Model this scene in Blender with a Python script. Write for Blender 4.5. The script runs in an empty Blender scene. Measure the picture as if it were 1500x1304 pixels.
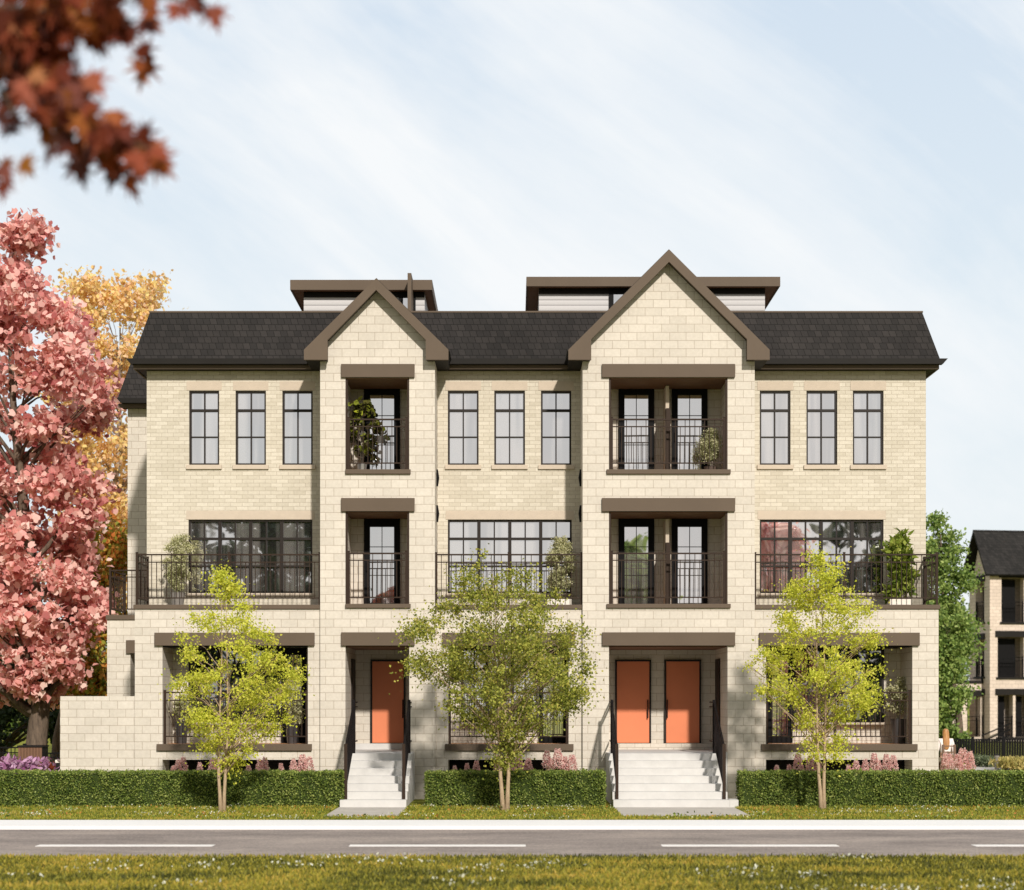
import bpy, math, random
import numpy as np
from mathutils import Vector, Matrix
random.seed(7); rng = np.random.default_rng(7)
C = bpy.context.scene.collection
R = math.radians
# ------------------------------------------------------------------ measuring helpers
# camera stands 40 m in front of the bay fronts (plane y = 0), eye height 2.4 m
EYE = 2.4; F = 2400.0
def S(y): return F / (40.0 + y)
def X(px, y=0.0): return (px - 753.0) / S(y)
def Z(py, y=0.0): return EYE + (1027.0 - py) / S(y)
def GY(py, z=0.0): return F * (EYE - z) / (py - 1027.0) - 40.0
# ------------------------------------------------------------------ node helpers
def newmat(name):
    m = bpy.data.materials.new(name); m.use_nodes = True
    nt = m.node_tree; nt.nodes.clear()
    out = nt.nodes.new('ShaderNodeOutputMaterial')
    return m, nt, out
def node(nt, typ, **kw):
    n = nt.nodes.new(typ)
    for k, v in kw.items():
        if k in n.inputs: n.inputs[k].default_value = v
        else: setattr(n, k, v)
    return n
def lk(nt, a, b): nt.links.new(a, b)
def principled(nt, out, rough=0.7, spec=0.3, metallic=0.0):
    p = nt.nodes.new('ShaderNodeBsdfPrincipled')
    p.inputs['Roughness'].default_value = rough
    p.inputs['Specular IOR Level'].default_value = spec
    p.inputs['Metallic'].default_value = metallic
    nt.links.new(p.outputs[0], out.inputs[0]); return p
def mixc(nt, fac, a, b, blend='MIX'):
    n = nt.nodes.new('ShaderNodeMix'); n.data_type = 'RGBA'; n.blend_type = blend
    for sock, v in ((n.inputs[0], fac), (n.inputs[6], a), (n.inputs[7], b)):
        if hasattr(v, 'node'): nt.links.new(v, sock)
        elif isinstance(v, (int, float)): sock.default_value = v
        else: sock.default_value = (*v, 1.0) if len(v) == 3 else v
    return n.outputs[2]
def ramp(nt, fac, stops):
    n = nt.nodes.new('ShaderNodeValToRGB'); cr = n.color_ramp
    while len(cr.elements) < len(stops): cr.elements.new(0.5)
    for e, (p, c) in zip(cr.elements, stops):
        e.position = p; e.color = (*c, 1.0) if len(c) == 3 else c
    nt.links.new(fac, n.inputs[0]); return n.outputs[0]
def noise(nt, vec, scale, detail=4, rough=0.55, dist=0.0):
    n = node(nt, 'ShaderNodeTexNoise'); n.inputs['Scale'].default_value = scale
    n.inputs['Detail'].default_value = detail; n.inputs['Roughness'].default_value = rough
    n.inputs['Distortion'].default_value = dist
    if vec is not None: nt.links.new(vec, n.inputs['Vector'])
    return n.outputs['Fac']
def mapping(nt, vec, scale=(1, 1, 1), rot=(0, 0, 0), loc=(0, 0, 0)):
    n = nt.nodes.new('ShaderNodeMapping'); n.inputs['Scale'].default_value = scale
    n.inputs['Rotation'].default_value = rot; n.inputs['Location'].default_value = loc
    nt.links.new(vec, n.inputs[0]); return n.outputs[0]
def bump(nt, h, p, strength=0.4, dist=0.01):
    b = nt.nodes.new('ShaderNodeBump'); b.inputs['Strength'].default_value = strength
    b.inputs['Distance'].default_value = dist
    nt.links.new(h, b.inputs['Height']); nt.links.new(b.outputs[0], p.inputs['Normal'])

def masonry(name, w, h, mortar, c1, c2, cm, var=0.5, offset=0.5, stain=0.12, smooth=0.15, bs=0.5):
    m, nt, out = newmat(name)
    p = principled(nt, out, 0.88, 0.15)
    geo = nt.nodes.new('ShaderNodeTexCoord'); sx = nt.nodes.new('ShaderNodeSeparateXYZ')
    lk(nt, geo.outputs['Object'], sx.inputs[0])
    ad = node(nt, 'ShaderNodeMath', operation='ADD'); lk(nt, sx.outputs[0], ad.inputs[0]); lk(nt, sx.outputs[1], ad.inputs[1])
    cb = nt.nodes.new('ShaderNodeCombineXYZ'); lk(nt, ad.outputs[0], cb.inputs[0]); lk(nt, sx.outputs[2], cb.inputs[1])
    br = nt.nodes.new('ShaderNodeTexBrick'); lk(nt, cb.outputs[0], br.inputs['Vector'])
    br.offset = offset; br.squash = 1.0
    br.inputs['Scale'].default_value = 1.0; br.inputs['Brick Width'].default_value = w
    br.inputs['Row Height'].default_value = h; br.inputs['Mortar Size'].default_value = mortar
    br.inputs['Mortar Smooth'].default_value = smooth; br.inputs['Bias'].default_value = 0.0
    br.inputs['Color1'].default_value = (*c1, 1); br.inputs['Color2'].default_value = (*c2, 1)
    br.inputs['Mortar'].default_value = (*cm, 1)
    n1 = noise(nt, geo.outputs['Object'], 0.45, 4, 0.6)
    f1 = ramp(nt, n1, [(0.3, (1 - stain,) * 3), (0.7, (1 + stain * .4,) * 3)])
    n2 = noise(nt, geo.outputs['Object'], 14, 5, 0.65)
    f2 = ramp(nt, n2, [(0.25, (0.90, 0.895, 0.88)), (0.75, (1.06, 1.06, 1.06))])
    c = mixc(nt, 1.0, br.outputs['Color'], f1, 'MULTIPLY'); c = mixc(nt, 1.0, c, f2, 'MULTIPLY')
    # faint darkening towards the ground
    zr = node(nt, 'ShaderNodeMapRange'); lk(nt, sx.outputs[2], zr.inputs[0])
    zr.inputs[1].default_value = 0.0; zr.inputs[2].default_value = 0.7; zr.inputs[3].default_value = 0.80; zr.inputs[4].default_value = 1.0
    c = mixc(nt, 1.0, c, zr.outputs[0], 'MULTIPLY')
    lk(nt, c, p.inputs['Base Color'])
    inv = node(nt, 'ShaderNodeMath', operation='MULTIPLY_ADD'); lk(nt, br.outputs['Fac'], inv.inputs[0]); inv.inputs[1].default_value = -1.0; 
    mm = node(nt, 'ShaderNodeMath', operation='MULTIPLY'); lk(nt, n2, mm.inputs[0]); mm.inputs[1].default_value = 0.5
    lk(nt, mm.outputs[0], inv.inputs[2])
    bump(nt, inv.outputs[0], p, bs, 0.008)
    return m
def simple(name, col, rough=0.6, spec=0.3, metallic=0.0, nscale=3.0, var=0.12, bscale=None, bstr=0.2):
    m, nt, out = newmat(name); p = principled(nt, out, rough, spec, metallic)
    tc = nt.nodes.new('ShaderNodeTexCoord')
    n = noise(nt, tc.outputs['Object'], nscale, 6, 0.65)
    a = tuple(c * (1 - var) for c in col); b = tuple(c * (1 + var) for c in col)
    lk(nt, ramp(nt, n, [(0.25, a), (0.75, b)]), p.inputs['Base Color'])
    if bscale: bump(nt, noise(nt, tc.outputs['Object'], bscale, 4), p, bstr, 0.01)
    return m
def leafmat(name, stops, trans=0.35, rough=0.55, patch=None, iw=1.0, stretch=(1, 1, 1)):
    m, nt, out = newmat(name)
    g = nt.nodes.new('ShaderNodeNewGeometry'); tc = nt.nodes.new('ShaderNodeTexCoord')
    n = noise(nt, mapping(nt, tc.outputs['Object'], stretch), patch or 1.2, 3)
    s = node(nt, 'ShaderNodeMath', operation='ADD'); lk(nt, n, s.inputs[1])
    w_ = node(nt, 'ShaderNodeMath', operation='MULTIPLY_ADD'); lk(nt, g.outputs['Random Per Island'], w_.inputs[0]); w_.inputs[1].default_value = iw; w_.inputs[2].default_value = .5 * (1 - iw)
    lk(nt, w_.outputs[0], s.inputs[0])
    h = node(nt, 'ShaderNodeMath', operation='MULTIPLY'); lk(nt, s.outputs[0], h.inputs[0]); h.inputs[1].default_value = 0.5
    c = ramp(nt, h.outputs[0], stops)
    p = nt.nodes.new('ShaderNodeBsdfPrincipled'); p.inputs['Roughness'].default_value = rough; p.inputs['Specular IOR Level'].default_value = 0.25
    lk(nt, c, p.inputs['Base Color'])
    t = nt.nodes.new('ShaderNodeBsdfTranslucent'); lk(nt, c, t.inputs[0])
    mx = nt.nodes.new('ShaderNodeMixShader'); mx.inputs[0].default_value = trans
    lk(nt, p.outputs[0], mx.inputs[1]); lk(nt, t.outputs[0], mx.inputs[2]); lk(nt, mx.outputs[0], out.inputs[0])
    return m
def barkmat(name, c1, c2, sc=6):
    m, nt, out = newmat(name); p = principled(nt, out, 0.9, 0.1)
    tc = nt.nodes.new('ShaderNodeTexCoord')
    v = mapping(nt, tc.outputs['Object'], (sc, sc, sc * 0.18))
    n = noise(nt, v, 1.6, 6, 0.7)
    lk(nt, ramp(nt, n, [(0.3, c1), (0.7, c2)]), p.inputs['Base Color']); bump(nt, n, p, 0.7, 0.03)
    return m
M = {}
M['block'] = masonry('block', 0.40, 0.20, 0.008, (.62, .566, .487), (.56, .51, .436), (.40, .338, .268), stain=.10, smooth=.5)
M['brick'] = masonry('brick', 0.29, 0.0975, 0.006, (.605, .553, .455), (.515, .465, .372), (.39, .335, .26), stain=.06, smooth=.4, bs=.4)
M['nblock'] = masonry('neighbour_block', 0.40, 0.20, 0.009, (.66, .55, .46), (.58, .48, .40), (.38, .31, .25), stain=.12)  # pinker stone colour stands in for the shade over the neighbour
def shingles(name, c1, c2, cm):
    return masonry(name, 0.17, 0.165, 0.007, c1, c2, cm, stain=.25, smooth=.3, bs=.8)
M['shingle'] = shingles('roof_shingle', (.036, .032, .030), (.024, .022, .021), (.012, .011, .010))
M['nshingle'] = shingles('neighbour_shingle', (.035, .032, .03), (.02, .019, .018), (.01, .01, .01))
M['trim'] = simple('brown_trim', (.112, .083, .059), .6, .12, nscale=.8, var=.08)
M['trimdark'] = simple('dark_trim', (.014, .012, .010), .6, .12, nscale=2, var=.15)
M['rail'] = simple('railing_metal', (.034, .021, .014), .55, .12, nscale=4, var=.1)
M['raildark'] = simple('stair_railing_metal', (.008, .006, .006), .6, .1, nscale=4, var=.1)
M['frame'] = simple('window_frame', (.018, .013, .010), .5, .2, nscale=4, var=.1)
M['black'] = simple('black_frame', (.006, .0055, .0055), .6, .1, nscale=4, var=.1)
M['stone'] = simple('sand_header', (.50, .42, .33), .85, .15, nscale=5, var=.06, bscale=60)
M['door'] = simple('orange_door', (.64, .20, .092), .5, .3, nscale=1.2, var=.05)
M['wood'] = simple('decking', (.45, .22, .10), .6, .3, nscale=6, var=.2)
M['soffit'] = simple('brown_soffit', (.16, .085, .05), .6, .2, nscale=2, var=.12)
M['plaster'] = simple('dim_plaster', (.35, .31, .26), .9, .1)
M['flat'] = simple('flat_roof', (.12, .11, .10), .9, .1)
M['concrete'] = simple('pale_concrete', (.53, .515, .49), .85, .15, nscale=2.2, var=.10, bscale=40, bstr=.25)
M['potdark'] = simple('dark_pot', (.05, .045, .045), .35, .5, nscale=5)
M['potwhite'] = simple('white_pot', (.72, .66, .57), .5, .3, nscale=5, var=.05)
M['potgrey'] = simple('grey_pot', (.20, .18, .16), .35, .5, nscale=5)
M['potsilver'] = simple('silver_pot', (.45, .43, .41), .3, .5, metallic=.7)
M['soil'] = simple('soil', (.05, .035, .025), .95, .1, nscale=20, var=.4)
M['potbrown'] = simple('brown_pot', (.10, .07, .055), .4, .4)
# siding on the roof rooms
m, nt, out = newmat('white_siding'); p = principled(nt, out, .6, .3)
tc = nt.nodes.new('ShaderNodeTexCoord'); sx = nt.nodes.new('ShaderNodeSeparateXYZ'); lk(nt, tc.outputs['Object'], sx.inputs[0])
mu = node(nt, 'ShaderNodeMath', operation='MULTIPLY'); mu.inputs[1].default_value = 7.0; lk(nt, sx.outputs[2], mu.inputs[0])
fr = node(nt, 'ShaderNodeMath', operation='FRACT'); lk(nt, mu.outputs[0], fr.inputs[0])
c = ramp(nt, fr.outputs[0], [(0.0, (.22, .21, .21)), (0.16, (.46, .45, .44)), (0.85, (.56, .545, .54)), (1.0, (.26, .25, .25))])
lk(nt, c, p.inputs['Base Color']); bump(nt, fr.outputs[0], p, .5, .02); M['siding'] = m
# reflecting window glass over a dim room
def glassmat(name, refl, room, tint=(1, 1, 1)):
    m, nt, out = newmat(name)
    g = node(nt, 'ShaderNodeBsdfGlossy'); g.inputs['Roughness'].default_value = 0.015; g.inputs['Color'].default_value = (*tint, 1)
    d = nt.nodes.new('ShaderNodeBsdfDiffuse')
    tc = nt.nodes.new('ShaderNodeTexCoord')
    v = mapping(nt, tc.outputs['Object'], (2.2, 1, .12))
    n = noise(nt, v, 1.0, 3)
    a = tuple(c * .12 for c in room); lk(nt, ramp(nt, n, [(.44, a), (.56, room)]), d.inputs[0])
    bn = noise(nt, tc.outputs['Object'], 0.9, 1)
    b = nt.nodes.new('ShaderNodeBump'); b.inputs['Strength'].default_value = .09; b.inputs['Distance'].default_value = .05
    lk(nt, bn, b.inputs['Height']); lk(nt, b.outputs[0], g.inputs['Normal'])
    mx = nt.nodes.new('ShaderNodeMixShader'); mx.inputs[0].default_value = refl
    lk(nt, d.outputs[0], mx.inputs[1]); lk(nt, g.outputs[0], mx.inputs[2]); lk(nt, mx.outputs[0], out.inputs[0])
    return m
M['glass'] = glassmat('window_glass', .78, (.42, .39, .36))
M['glassdark'] = glassmat('dark_glass', .45, (.05, .045, .04))
# ------------------------------------------------------------------ object helpers
def link(o, parent=None):
    C.objects.link(o)
    if parent is not None: o.parent = parent
    return o
def tag(o, label=None, cat=None, group=None, kind=None):
    if label: o['label'] = label
    if cat: o['category'] = cat
    if group: o['group'] = group
    if kind: o['kind'] = kind
    return o
def empty(name, loc=(0, 0, 0), label=None, cat=None, group=None, rz=0):
    o = bpy.data.objects.new(name, None); o.empty_display_size = .2
    o.location = loc; o.rotation_euler = (0, 0, rz); C.objects.link(o)
    return tag(o, label, cat, group)
class MB:
    """collects shapes in world coordinates; build() links them as one mesh object"""
    def __init__(s): s.v = []; s.f = []
    def add(s, vs, fs):
        b = len(s.v); s.v += [tuple(v) for v in vs]; s.f += [tuple(b + i for i in f) for f in fs]; return s
    def box(s, x0, x1, y0, y1, z0, z1):
        if x1 < x0: x0, x1 = x1, x0
        if y1 < y0: y0, y1 = y1, y0
        if z1 < z0: z0, z1 = z1, z0
        v = [(x0, y0, z0), (x1, y0, z0), (x1, y1, z0), (x0, y1, z0), (x0, y0, z1), (x1, y0, z1), (x1, y1, z1), (x0, y1, z1)]
        return s.add(v, [(0, 3, 2, 1), (4, 5, 6, 7), (0, 1, 5, 4), (1, 2, 6, 5), (2, 3, 7, 6), (3, 0, 4, 7)])
    def quad(s, *p): return s.add(p, [tuple(range(len(p)))])
    def prism(s, poly, y0, y1):   # polygon in xz, extruded along y
        n = len(poly); v = [(x, y0, z) for x, z in poly] + [(x, y1, z) for x, z in poly]
        return s.add(v, [tuple(range(n)), tuple(range(2 * n - 1, n - 1, -1))] + [(i, i + n, (i + 1) % n + n, (i + 1) % n) for i in range(n)])
    def bar(s, p0, p1, w, d=None):   # square bar between two points
        p0 = Vector(p0); p1 = Vector(p1); d = d or w; t = (p1 - p0).normalized()
        a = Vector((0, 0, 1)) if abs(t.z) < .9 else Vector((1, 0, 0))
        u = t.cross(a).normalized() * w / 2; w_ = t.cross(u).normalized() * d / 2
        v = [p + q for p in (p0, p1) for q in (u + w_, u - w_, -u - w_, -u + w_)]
        return s.add(v, [(0, 1, 2, 3), (7, 6, 5, 4)] + [(i, (i + 1) % 4 + 0, (i + 1) % 4 + 4, i + 4) for i in range(4)])
    def tube(s, pts, rad, n=7):
        pts = [Vector(p) for p in pts]; rings = []
        for i, p in enumerate(pts):
            t = (pts[min(i + 1, len(pts) - 1)] - pts[max(i - 1, 0)])
            t = t.normalized() if t.length > 1e-6 else Vector((0, 0, 1))
            a = Vector((0, 1, 0)) if abs(t.y) < .9 else Vector((1, 0, 0))
            u = t.cross(a).normalized(); w = t.cross(u)
            rings.append([p + (u * math.cos(2 * math.pi * k / n) + w * math.sin(2 * math.pi * k / n)) * rad[i] for k in range(n)])
        v = [q for r in rings for q in r]; f = []
        for i in range(len(pts) - 1):
            for k in range(n):
                f.append((i * n + k, i * n + (k + 1) % n, (i + 1) * n + (k + 1) % n, (i + 1) * n + k))
        f.append(tuple(range(n - 1, -1, -1))); f.append(tuple((len(pts) - 1) * n + k for k in range(n)))
        return s.add(v, f)
    def lathe(s, cx, cy, prof, n=20):
        v = []; f = []
        for r, z in prof:
            v += [(cx + r * math.cos(2 * math.pi * k / n), cy + r * math.sin(2 * math.pi * k / n), z) for k in range(n)]
        for i in range(len(prof) - 1):
            for k in range(n): f.append((i * n + k, i * n + (k + 1) % n, (i + 1) * n + (k + 1) % n, (i + 1) * n + k))
        f.append(tuple(range(n - 1, -1, -1))); f.append(tuple((len(prof) - 1) * n + k for k in range(n)))
        return s.add(v, f)
    def wall(s, x0, x1, z0, z1, holes, y0, y1):
        """wall slab with rectangular through-holes (hx0,hx1,hz0,hz1)"""
        xs = sorted({x0, x1} | {h[0] for h in holes} | {h[1] for h in holes}); zs = sorted({z0, z1} | {h[2] for h in holes} | {h[3] for h in holes})
        xs = [x for x in xs if x0 - 1e-6 <= x <= x1 + 1e-6]; zs = [z for z in zs if z0 - 1e-6 <= z <= z1 + 1e-6]
        nx, nz = len(xs) - 1, len(zs) - 1
        def solid(i, j):
            if i < 0 or j < 0 or i >= nx or j >= nz: return False
            cx, cz = (xs[i] + xs[i + 1]) / 2, (zs[j] + zs[j + 1]) / 2
            return not any(h[0] < cx < h[1] and h[2] < cz < h[3] for h in holes)
        for i in range(nx):
            for j in range(nz):
                if not solid(i, j): continue
                a, b, c, d = xs[i], xs[i + 1], zs[j], zs[j + 1]
                s.quad((a, y0, c), (b, y0, c), (b, y0, d), (a, y0, d)); s.quad((b, y1, c), (a, y1, c), (a, y1, d), (b, y1, d))
                if not solid(i - 1, j): s.quad((a, y1, c), (a, y0, c), (a, y0, d), (a, y1, d))
                if not solid(i + 1, j): s.quad((b, y0, c), (b, y1, c), (b, y1, d), (b, y0, d))
                if not solid(i, j - 1): s.quad((a, y1, c), (b, y1, c), (b, y0, c), (a, y0, c))
                if not solid(i, j + 1): s.quad((a, y0, d), (b, y0, d), (b, y1, d), (a, y1, d))
        return s
    def build(s, name, mat, parent=None, smooth=False, bevel=0.0, off=None):
        me = bpy.data.meshes.new(name)
        v = s.v if off is None else [(a - off[0], b - off[1], c - off[2]) for a, b, c in s.v]
        me.from_pydata(v, [], s.f); me.update()
        if smooth: me.polygons.foreach_set('use_smooth', [True] * len(me.polygons))
        me.materials.append(mat)
        o = bpy.data.objects.new(name, me); link(o, parent)
        if bevel:
            b = o.modifiers.new('bevel', 'BEVEL'); b.width = bevel; b.segments = 2; b.limit_method = 'ANGLE'
        return o
# leaf soup -------------------------------------------------------------
T_OVAL = np.array([(0, 0), (.32, .35), (.26, .75), (0, 1.0), (-.26, .75), (-.32, .35)], float)
T_DIAM = np.array([(0, 0), (.36, .45), (0, 1.0), (-.36, .45)], float)
T_HEX = np.array([(0, 0), (.45, .15), (.5, .6), (.12, .72), (0, 1.05), (-.3, .7), (-.55, .5), (-.35, .1)], float)
T_LONG = np.array([(0, 0), (.12, .3), (.09, .7), (0, 1.0), (-.09, .7), (-.12, .3)], float)
T_MAPLE = np.array([(0, 0), (.05, .22), (.30, .02), (.20, .24), (.62, .26), (.30, .42), (.66, .74), (.24, .56), (.16, .62), (.30, .92), (.10, .80), (0, 1.25),
                    (-.10, .80), (-.30, .92), (-.16, .62), (-.24, .56), (-.66, .74), (-.30, .42), (-.62, .26), (-.20, .24), (-.30, .02), (-.05, .22)], float)
def leaves(name, P, size, mat, parent=None, tmpl=T_DIAM, fold=.25, up=0.0, down=0.0, off=(0, 0, 0), along=None, flat=None):
    P = np.asarray(P, float) - np.asarray(off, float); n = len(P); size = np.broadcast_to(np.asarray(size, float), (n,))
    a = rng.normal(size=(n, 3)) if along is None else np.asarray(along, float) + rng.normal(size=(n, 3)) * .25
    a[:, 2] += up - down
    a /= np.linalg.norm(a, axis=1)[:, None] + 1e-9
    b = rng.normal(size=(n, 3))
    if flat is not None: b = np.tile(np.array(flat, float), (n, 1)) + rng.normal(size=(n, 3)) * .5
    nrm = b - (b * a).sum(1)[:, None] * a; nrm /= np.linalg.norm(nrm, axis=1)[:, None] + 1e-9
    u = np.cross(a, nrm)
    k = len(tmpl)
    V = P[:, None, :] + size[:, None, None] * (u[:, None, :] * tmpl[None, :, 0:1] + a[:, None, :] * tmpl[None, :, 1:2] + nrm[:, None, :] * (np.abs(tmpl[None, :, 0:1]) * fold - .12 * tmpl[None, :, 1:2] ** 2))
    me = bpy.data.meshes.new(name)
    me.vertices.add(n * k); me.vertices.foreach_set('co', V.reshape(-1).astype('f'))
    me.loops.add(n * k); me.loops.foreach_set('vertex_index', np.arange(n * k, dtype=np.int32))
    me.polygons.add(n); me.polygons.foreach_set('loop_start', (np.arange(n) * k).astype(np.int32))
    try: me.polygons.foreach_set('loop_total', np.full(n, k, np.int32))
    except Exception: pass
    me.update(calc_edges=True); me.validate()
    me.materials.append(mat)
    return link(bpy.data.objects.new(name, me), parent)
def V3(*a): return np.array(a, float)
# ------------------------------------------------------------------ camera, light, sky
cam = bpy.data.cameras.new('camera'); co = bpy.data.objects.new('camera', cam); C.objects.link(co)
co.location = (0, -40, EYE); co.rotation_euler = (R(90), 0, 0)
cam.sensor_width = 36; cam.lens = 36 * F / 1500; cam.shift_x = -0.002; cam.shift_y = 0.25; cam.clip_end = 3000; cam.clip_start = .1
cam.dof.use_dof = True; cam.dof.focus_distance = 40.0; cam.dof.aperture_fstop = 1.05
bpy.context.scene.camera = co
SUN = Vector((0.29, -1.0, 0.64)).normalized()
sl = bpy.data.lights.new('sun', 'SUN'); so = bpy.data.objects.new('sun', sl); C.objects.link(so)
sl.energy = 4.7; sl.angle = R(2.2); sl.color = (1.0, .94, .872)
so.rotation_euler = SUN.to_track_quat('Z', 'Y').to_euler(); so.location = (10, -50, 40)
W = bpy.data.worlds.new('World'); bpy.context.scene.world = W; W.use_nodes = True
nt = W.node_tree; nt.nodes.clear(); wo = nt.nodes.new('ShaderNodeOutputWorld'); bg = nt.nodes.new('ShaderNodeBackground')
sky = nt.nodes.new('ShaderNodeTexSky'); sky.sky_type = 'NISHITA'; sky.sun_disc = False
sky.sun_elevation = math.asin(SUN.z); sky.sun_rotation = math.atan2(SUN.x, SUN.y); sky.altitude = 200; sky.dust_density = 1.5
tc = nt.nodes.new('ShaderNodeTexCoord')
sx = nt.nodes.new('ShaderNodeSeparateXYZ'); lk(nt, tc.outputs['Generated'], sx.inputs[0])
v = mapping(nt, mapping(nt, tc.outputs['Generated'], rot=(0, R(-36), 0)), (1.3, 1.2, 6.0), loc=(2.3, 0, .75))
n1 = noise(nt, v, 1.6, 9, .60, .6)
v2 = mapping(nt, mapping(nt, tc.outputs['Generated'], rot=(0, R(-25), 0)), (2.0, 1.5, 3.5))
n2 = noise(nt, v2, 2.0, 6, .6, .2)
ad = node(nt, 'ShaderNodeMath', operation='MULTIPLY_ADD'); lk(nt, n2, ad.inputs[0]); ad.inputs[1].default_value = .6; lk(nt, n1, ad.inputs[2])
cl = ramp(nt, ad.outputs[0], [(.66, (0, 0, 0)), (.80, (.45, .45, .45)), (1.0, (1, 1, 1))])
el = node(nt, 'ShaderNodeMapRange'); lk(nt, sx.outputs[2], el.inputs[0]); el.inputs[1].default_value = 0.0; el.inputs[2].default_value = .45
hz = ramp(nt, el.outputs[0], [(0.0, (8.6, 9.1, 9.2)), (0.45, (7.9, 8.8, 9.4)), (1.0, (6.6, 7.75, 9.1))])
base = mixc(nt, .93, sky.outputs[0], hz)
col = mixc(nt, cl, base, (9.3, 9.55, 9.75))
# the sky on the sun side of the street and overhead is deeper than the hazy northern sky
yd = node(nt, 'ShaderNodeMapRange'); lk(nt, sx.outputs[1], yd.inputs[0]); yd.inputs[1].default_value = -.5; yd.inputs[2].default_value = .75; yd.inputs[3].default_value = 0; yd.inputs[4].default_value = 1
dk = ramp(nt, yd.outputs[0], [(0.0, (.75, .70, .67)), (1.0, (1, 1, 1))])
col = mixc(nt, 1.0, col, dk, 'MULTIPLY')
lk(nt, col, bg.inputs[0]); bg.inputs[1].default_value = 0.10; lk(nt, bg.outputs[0], wo.inputs[0])
sc = bpy.context.scene; sc.view_settings.view_transform = 'Standard'; sc.view_settings.look = 'None'; sc.view_settings.exposure = 0
# ------------------------------------------------------------------ the setting: ground, road, pavement
Y_WALK1 = GY(1202); Y_WALK0 = GY(1210.8); RZ = -.06; Y_NEAR = GY(1255)
def groundmat(name, stops, scale=1.2, s2=9):
    m, nt, out = newmat(name); p = principled(nt, out, .95, .05)
    tc = nt.nodes.new('ShaderNodeTexCoord')
    v = mapping(nt, tc.outputs['Object'], (1, 2.2, 1))
    n = noise(nt, v, scale, 6, .65); n2_ = noise(nt, tc.outputs['Object'], s2, 5, .7)
    s = node(nt, 'ShaderNodeMath', operation='ADD'); lk(nt, n, s.inputs[0]); lk(nt, n2_, s.inputs[1])
    h = node(nt, 'ShaderNodeMath', operation='MULTIPLY'); lk(nt, s.outputs[0], h.inputs[0]); h.inputs[1].default_value = .5
    lk(nt, ramp(nt, h.outputs[0], stops), p.inputs['Base Color']); bump(nt, n2_, p, .6, .05)
    return m
M['lawn'] = groundmat('lawn_ground', [(.35, (.10, .12, .02)), (.5, (.20, .21, .035)), (.62, (.30, .26, .06))], .7)
M['asphalt'] = groundmat('asphalt', [(.36, (.17, .145, .128)), (.5, (.275, .235, .21)), (.64, (.42, .355, .30))], .35, 22)  # broad dark noise stands in for faint tree shadows, besides stains
M['pave'] = simple('pavement_concrete', (.70, .69, .67), .85, .1, nscale=.5, var=.05, bscale=25)
M['paint'] = simple('road_paint', (.70, .67, .63), .7, .2, nscale=4, var=.08)
M['path'] = simple('path_concrete', (.43, .40, .36), .85, .15, nscale=1.5, var=.12, bscale=30)
def structure(name, mb, mat, **kw):
    o = mb.build(name, mat, **kw); o['kind'] = 'structure'; return o
structure('ground', MB().box(-900, 900, Y_WALK1, 2000, -.5, 0), M['lawn'])
structure('verge', MB().box(-400, 400, -300, Y_NEAR, -.5, -.001), M['lawn'])
pm = MB(); 
pm.box(-400, 400, Y_WALK0, Y_WALK1 - .004, -.3, .012)
structure('pavement', pm, M['pave'])
structure('road', MB().box(-400, 400, Y_NEAR - .02, Y_WALK0 - .003, -.5, RZ), M['asphalt'])
yl = GY(1239, RZ); k = F * 1.0 / (40 + yl)
dm = MB()
for i in range(-4, 8):
    x0 = (55 - 753 + 457 * i) / k; dm.box(x0, x0 + 258 / k, yl - .16, yl + .16, RZ + .001, RZ + .006)
structure('road_marking', dm, M['paint'])
structure('entrance_path', MB().box(-3.95, -2.42, GY(1196), -3.0, -.1, .006).box(2.26, 4.95, GY(1196), -3.0, -.1, .006), M['path'])
structure('garden_path', MB().add([(11.5, 15.5, .006), (19, 17.2, .006), (60, 16.5, .006), (60, 21.5, .006), (19, 21.5, .006), (11.5, 18.5, .006)], [(0, 1, 2, 3, 4, 5)]), M['path'])
# ------------------------------------------------------------------ the town house
YB = 1.35      # brick face / back of porches and balconies
YE = 2.5       # back of the two entrance recesses
YP = 0.1       # porch fronts
H = empty('townhouse', (0, 0, 0), 'three storey pale block and yellow brick town house with two gabled bays and orange doors', 'house')
AX0, AX1 = X(469), X(637); BX0, BX1 = X(853.5), X(1105.5)
oA = (X(506), X(599.5)); oB = (X(892), X(1065.8))
LX = X(197.4, YP); RX = X(1375, YP)
zt = Z(886, YP)           # terrace coping top
z_l1top = Z(946)          # underside of ground floor lintels
FL = Z(1090, YP)          # porch floor
zeave = 10.72
# bays -------------------------------------------------------------
def bay(x0, x1, op, fas):
    mb = MB()
    zsplit = Z(915)
    mb.wall(x0, x1, zsplit, zeave, [(op[0], op[1], Z(694.6), Z(553.5)), (op[0], op[1], Z(890.8), Z(749.5))], 0, YB - .003)
    mb.wall(x0, x1, -.3, zsplit, [(op[0], op[1], -.4, z_l1top)], 0, YE)
    # gable triangle follows the inside of the barge boards
    ax, az = fas['apex_in']; ixl, ixr, izs = fas['inL'], fas['inR'], fas['iz']
    sl_ = (az - izs) / (ax - ixl); zt_ = zeave
    top = az + .25
    poly = [(x0, zt_), (x1, zt_), (x1, top - (x1 - ax) * sl_), (ax, top), (x0, top - (ax - x0) * sl_)]
    mb.prism(poly, 0.0, .3)
    mb.build('block_wall', M['block'], H)
def P2(px, py, y=-.3): return (X(px, y), Z(py, y))
def fasc(pts):
    d = {}
    (d['ol'], d['apex'], d['or'], d['apin'], d['il'], d['ir'], yb, yi) = pts
    return d
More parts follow.
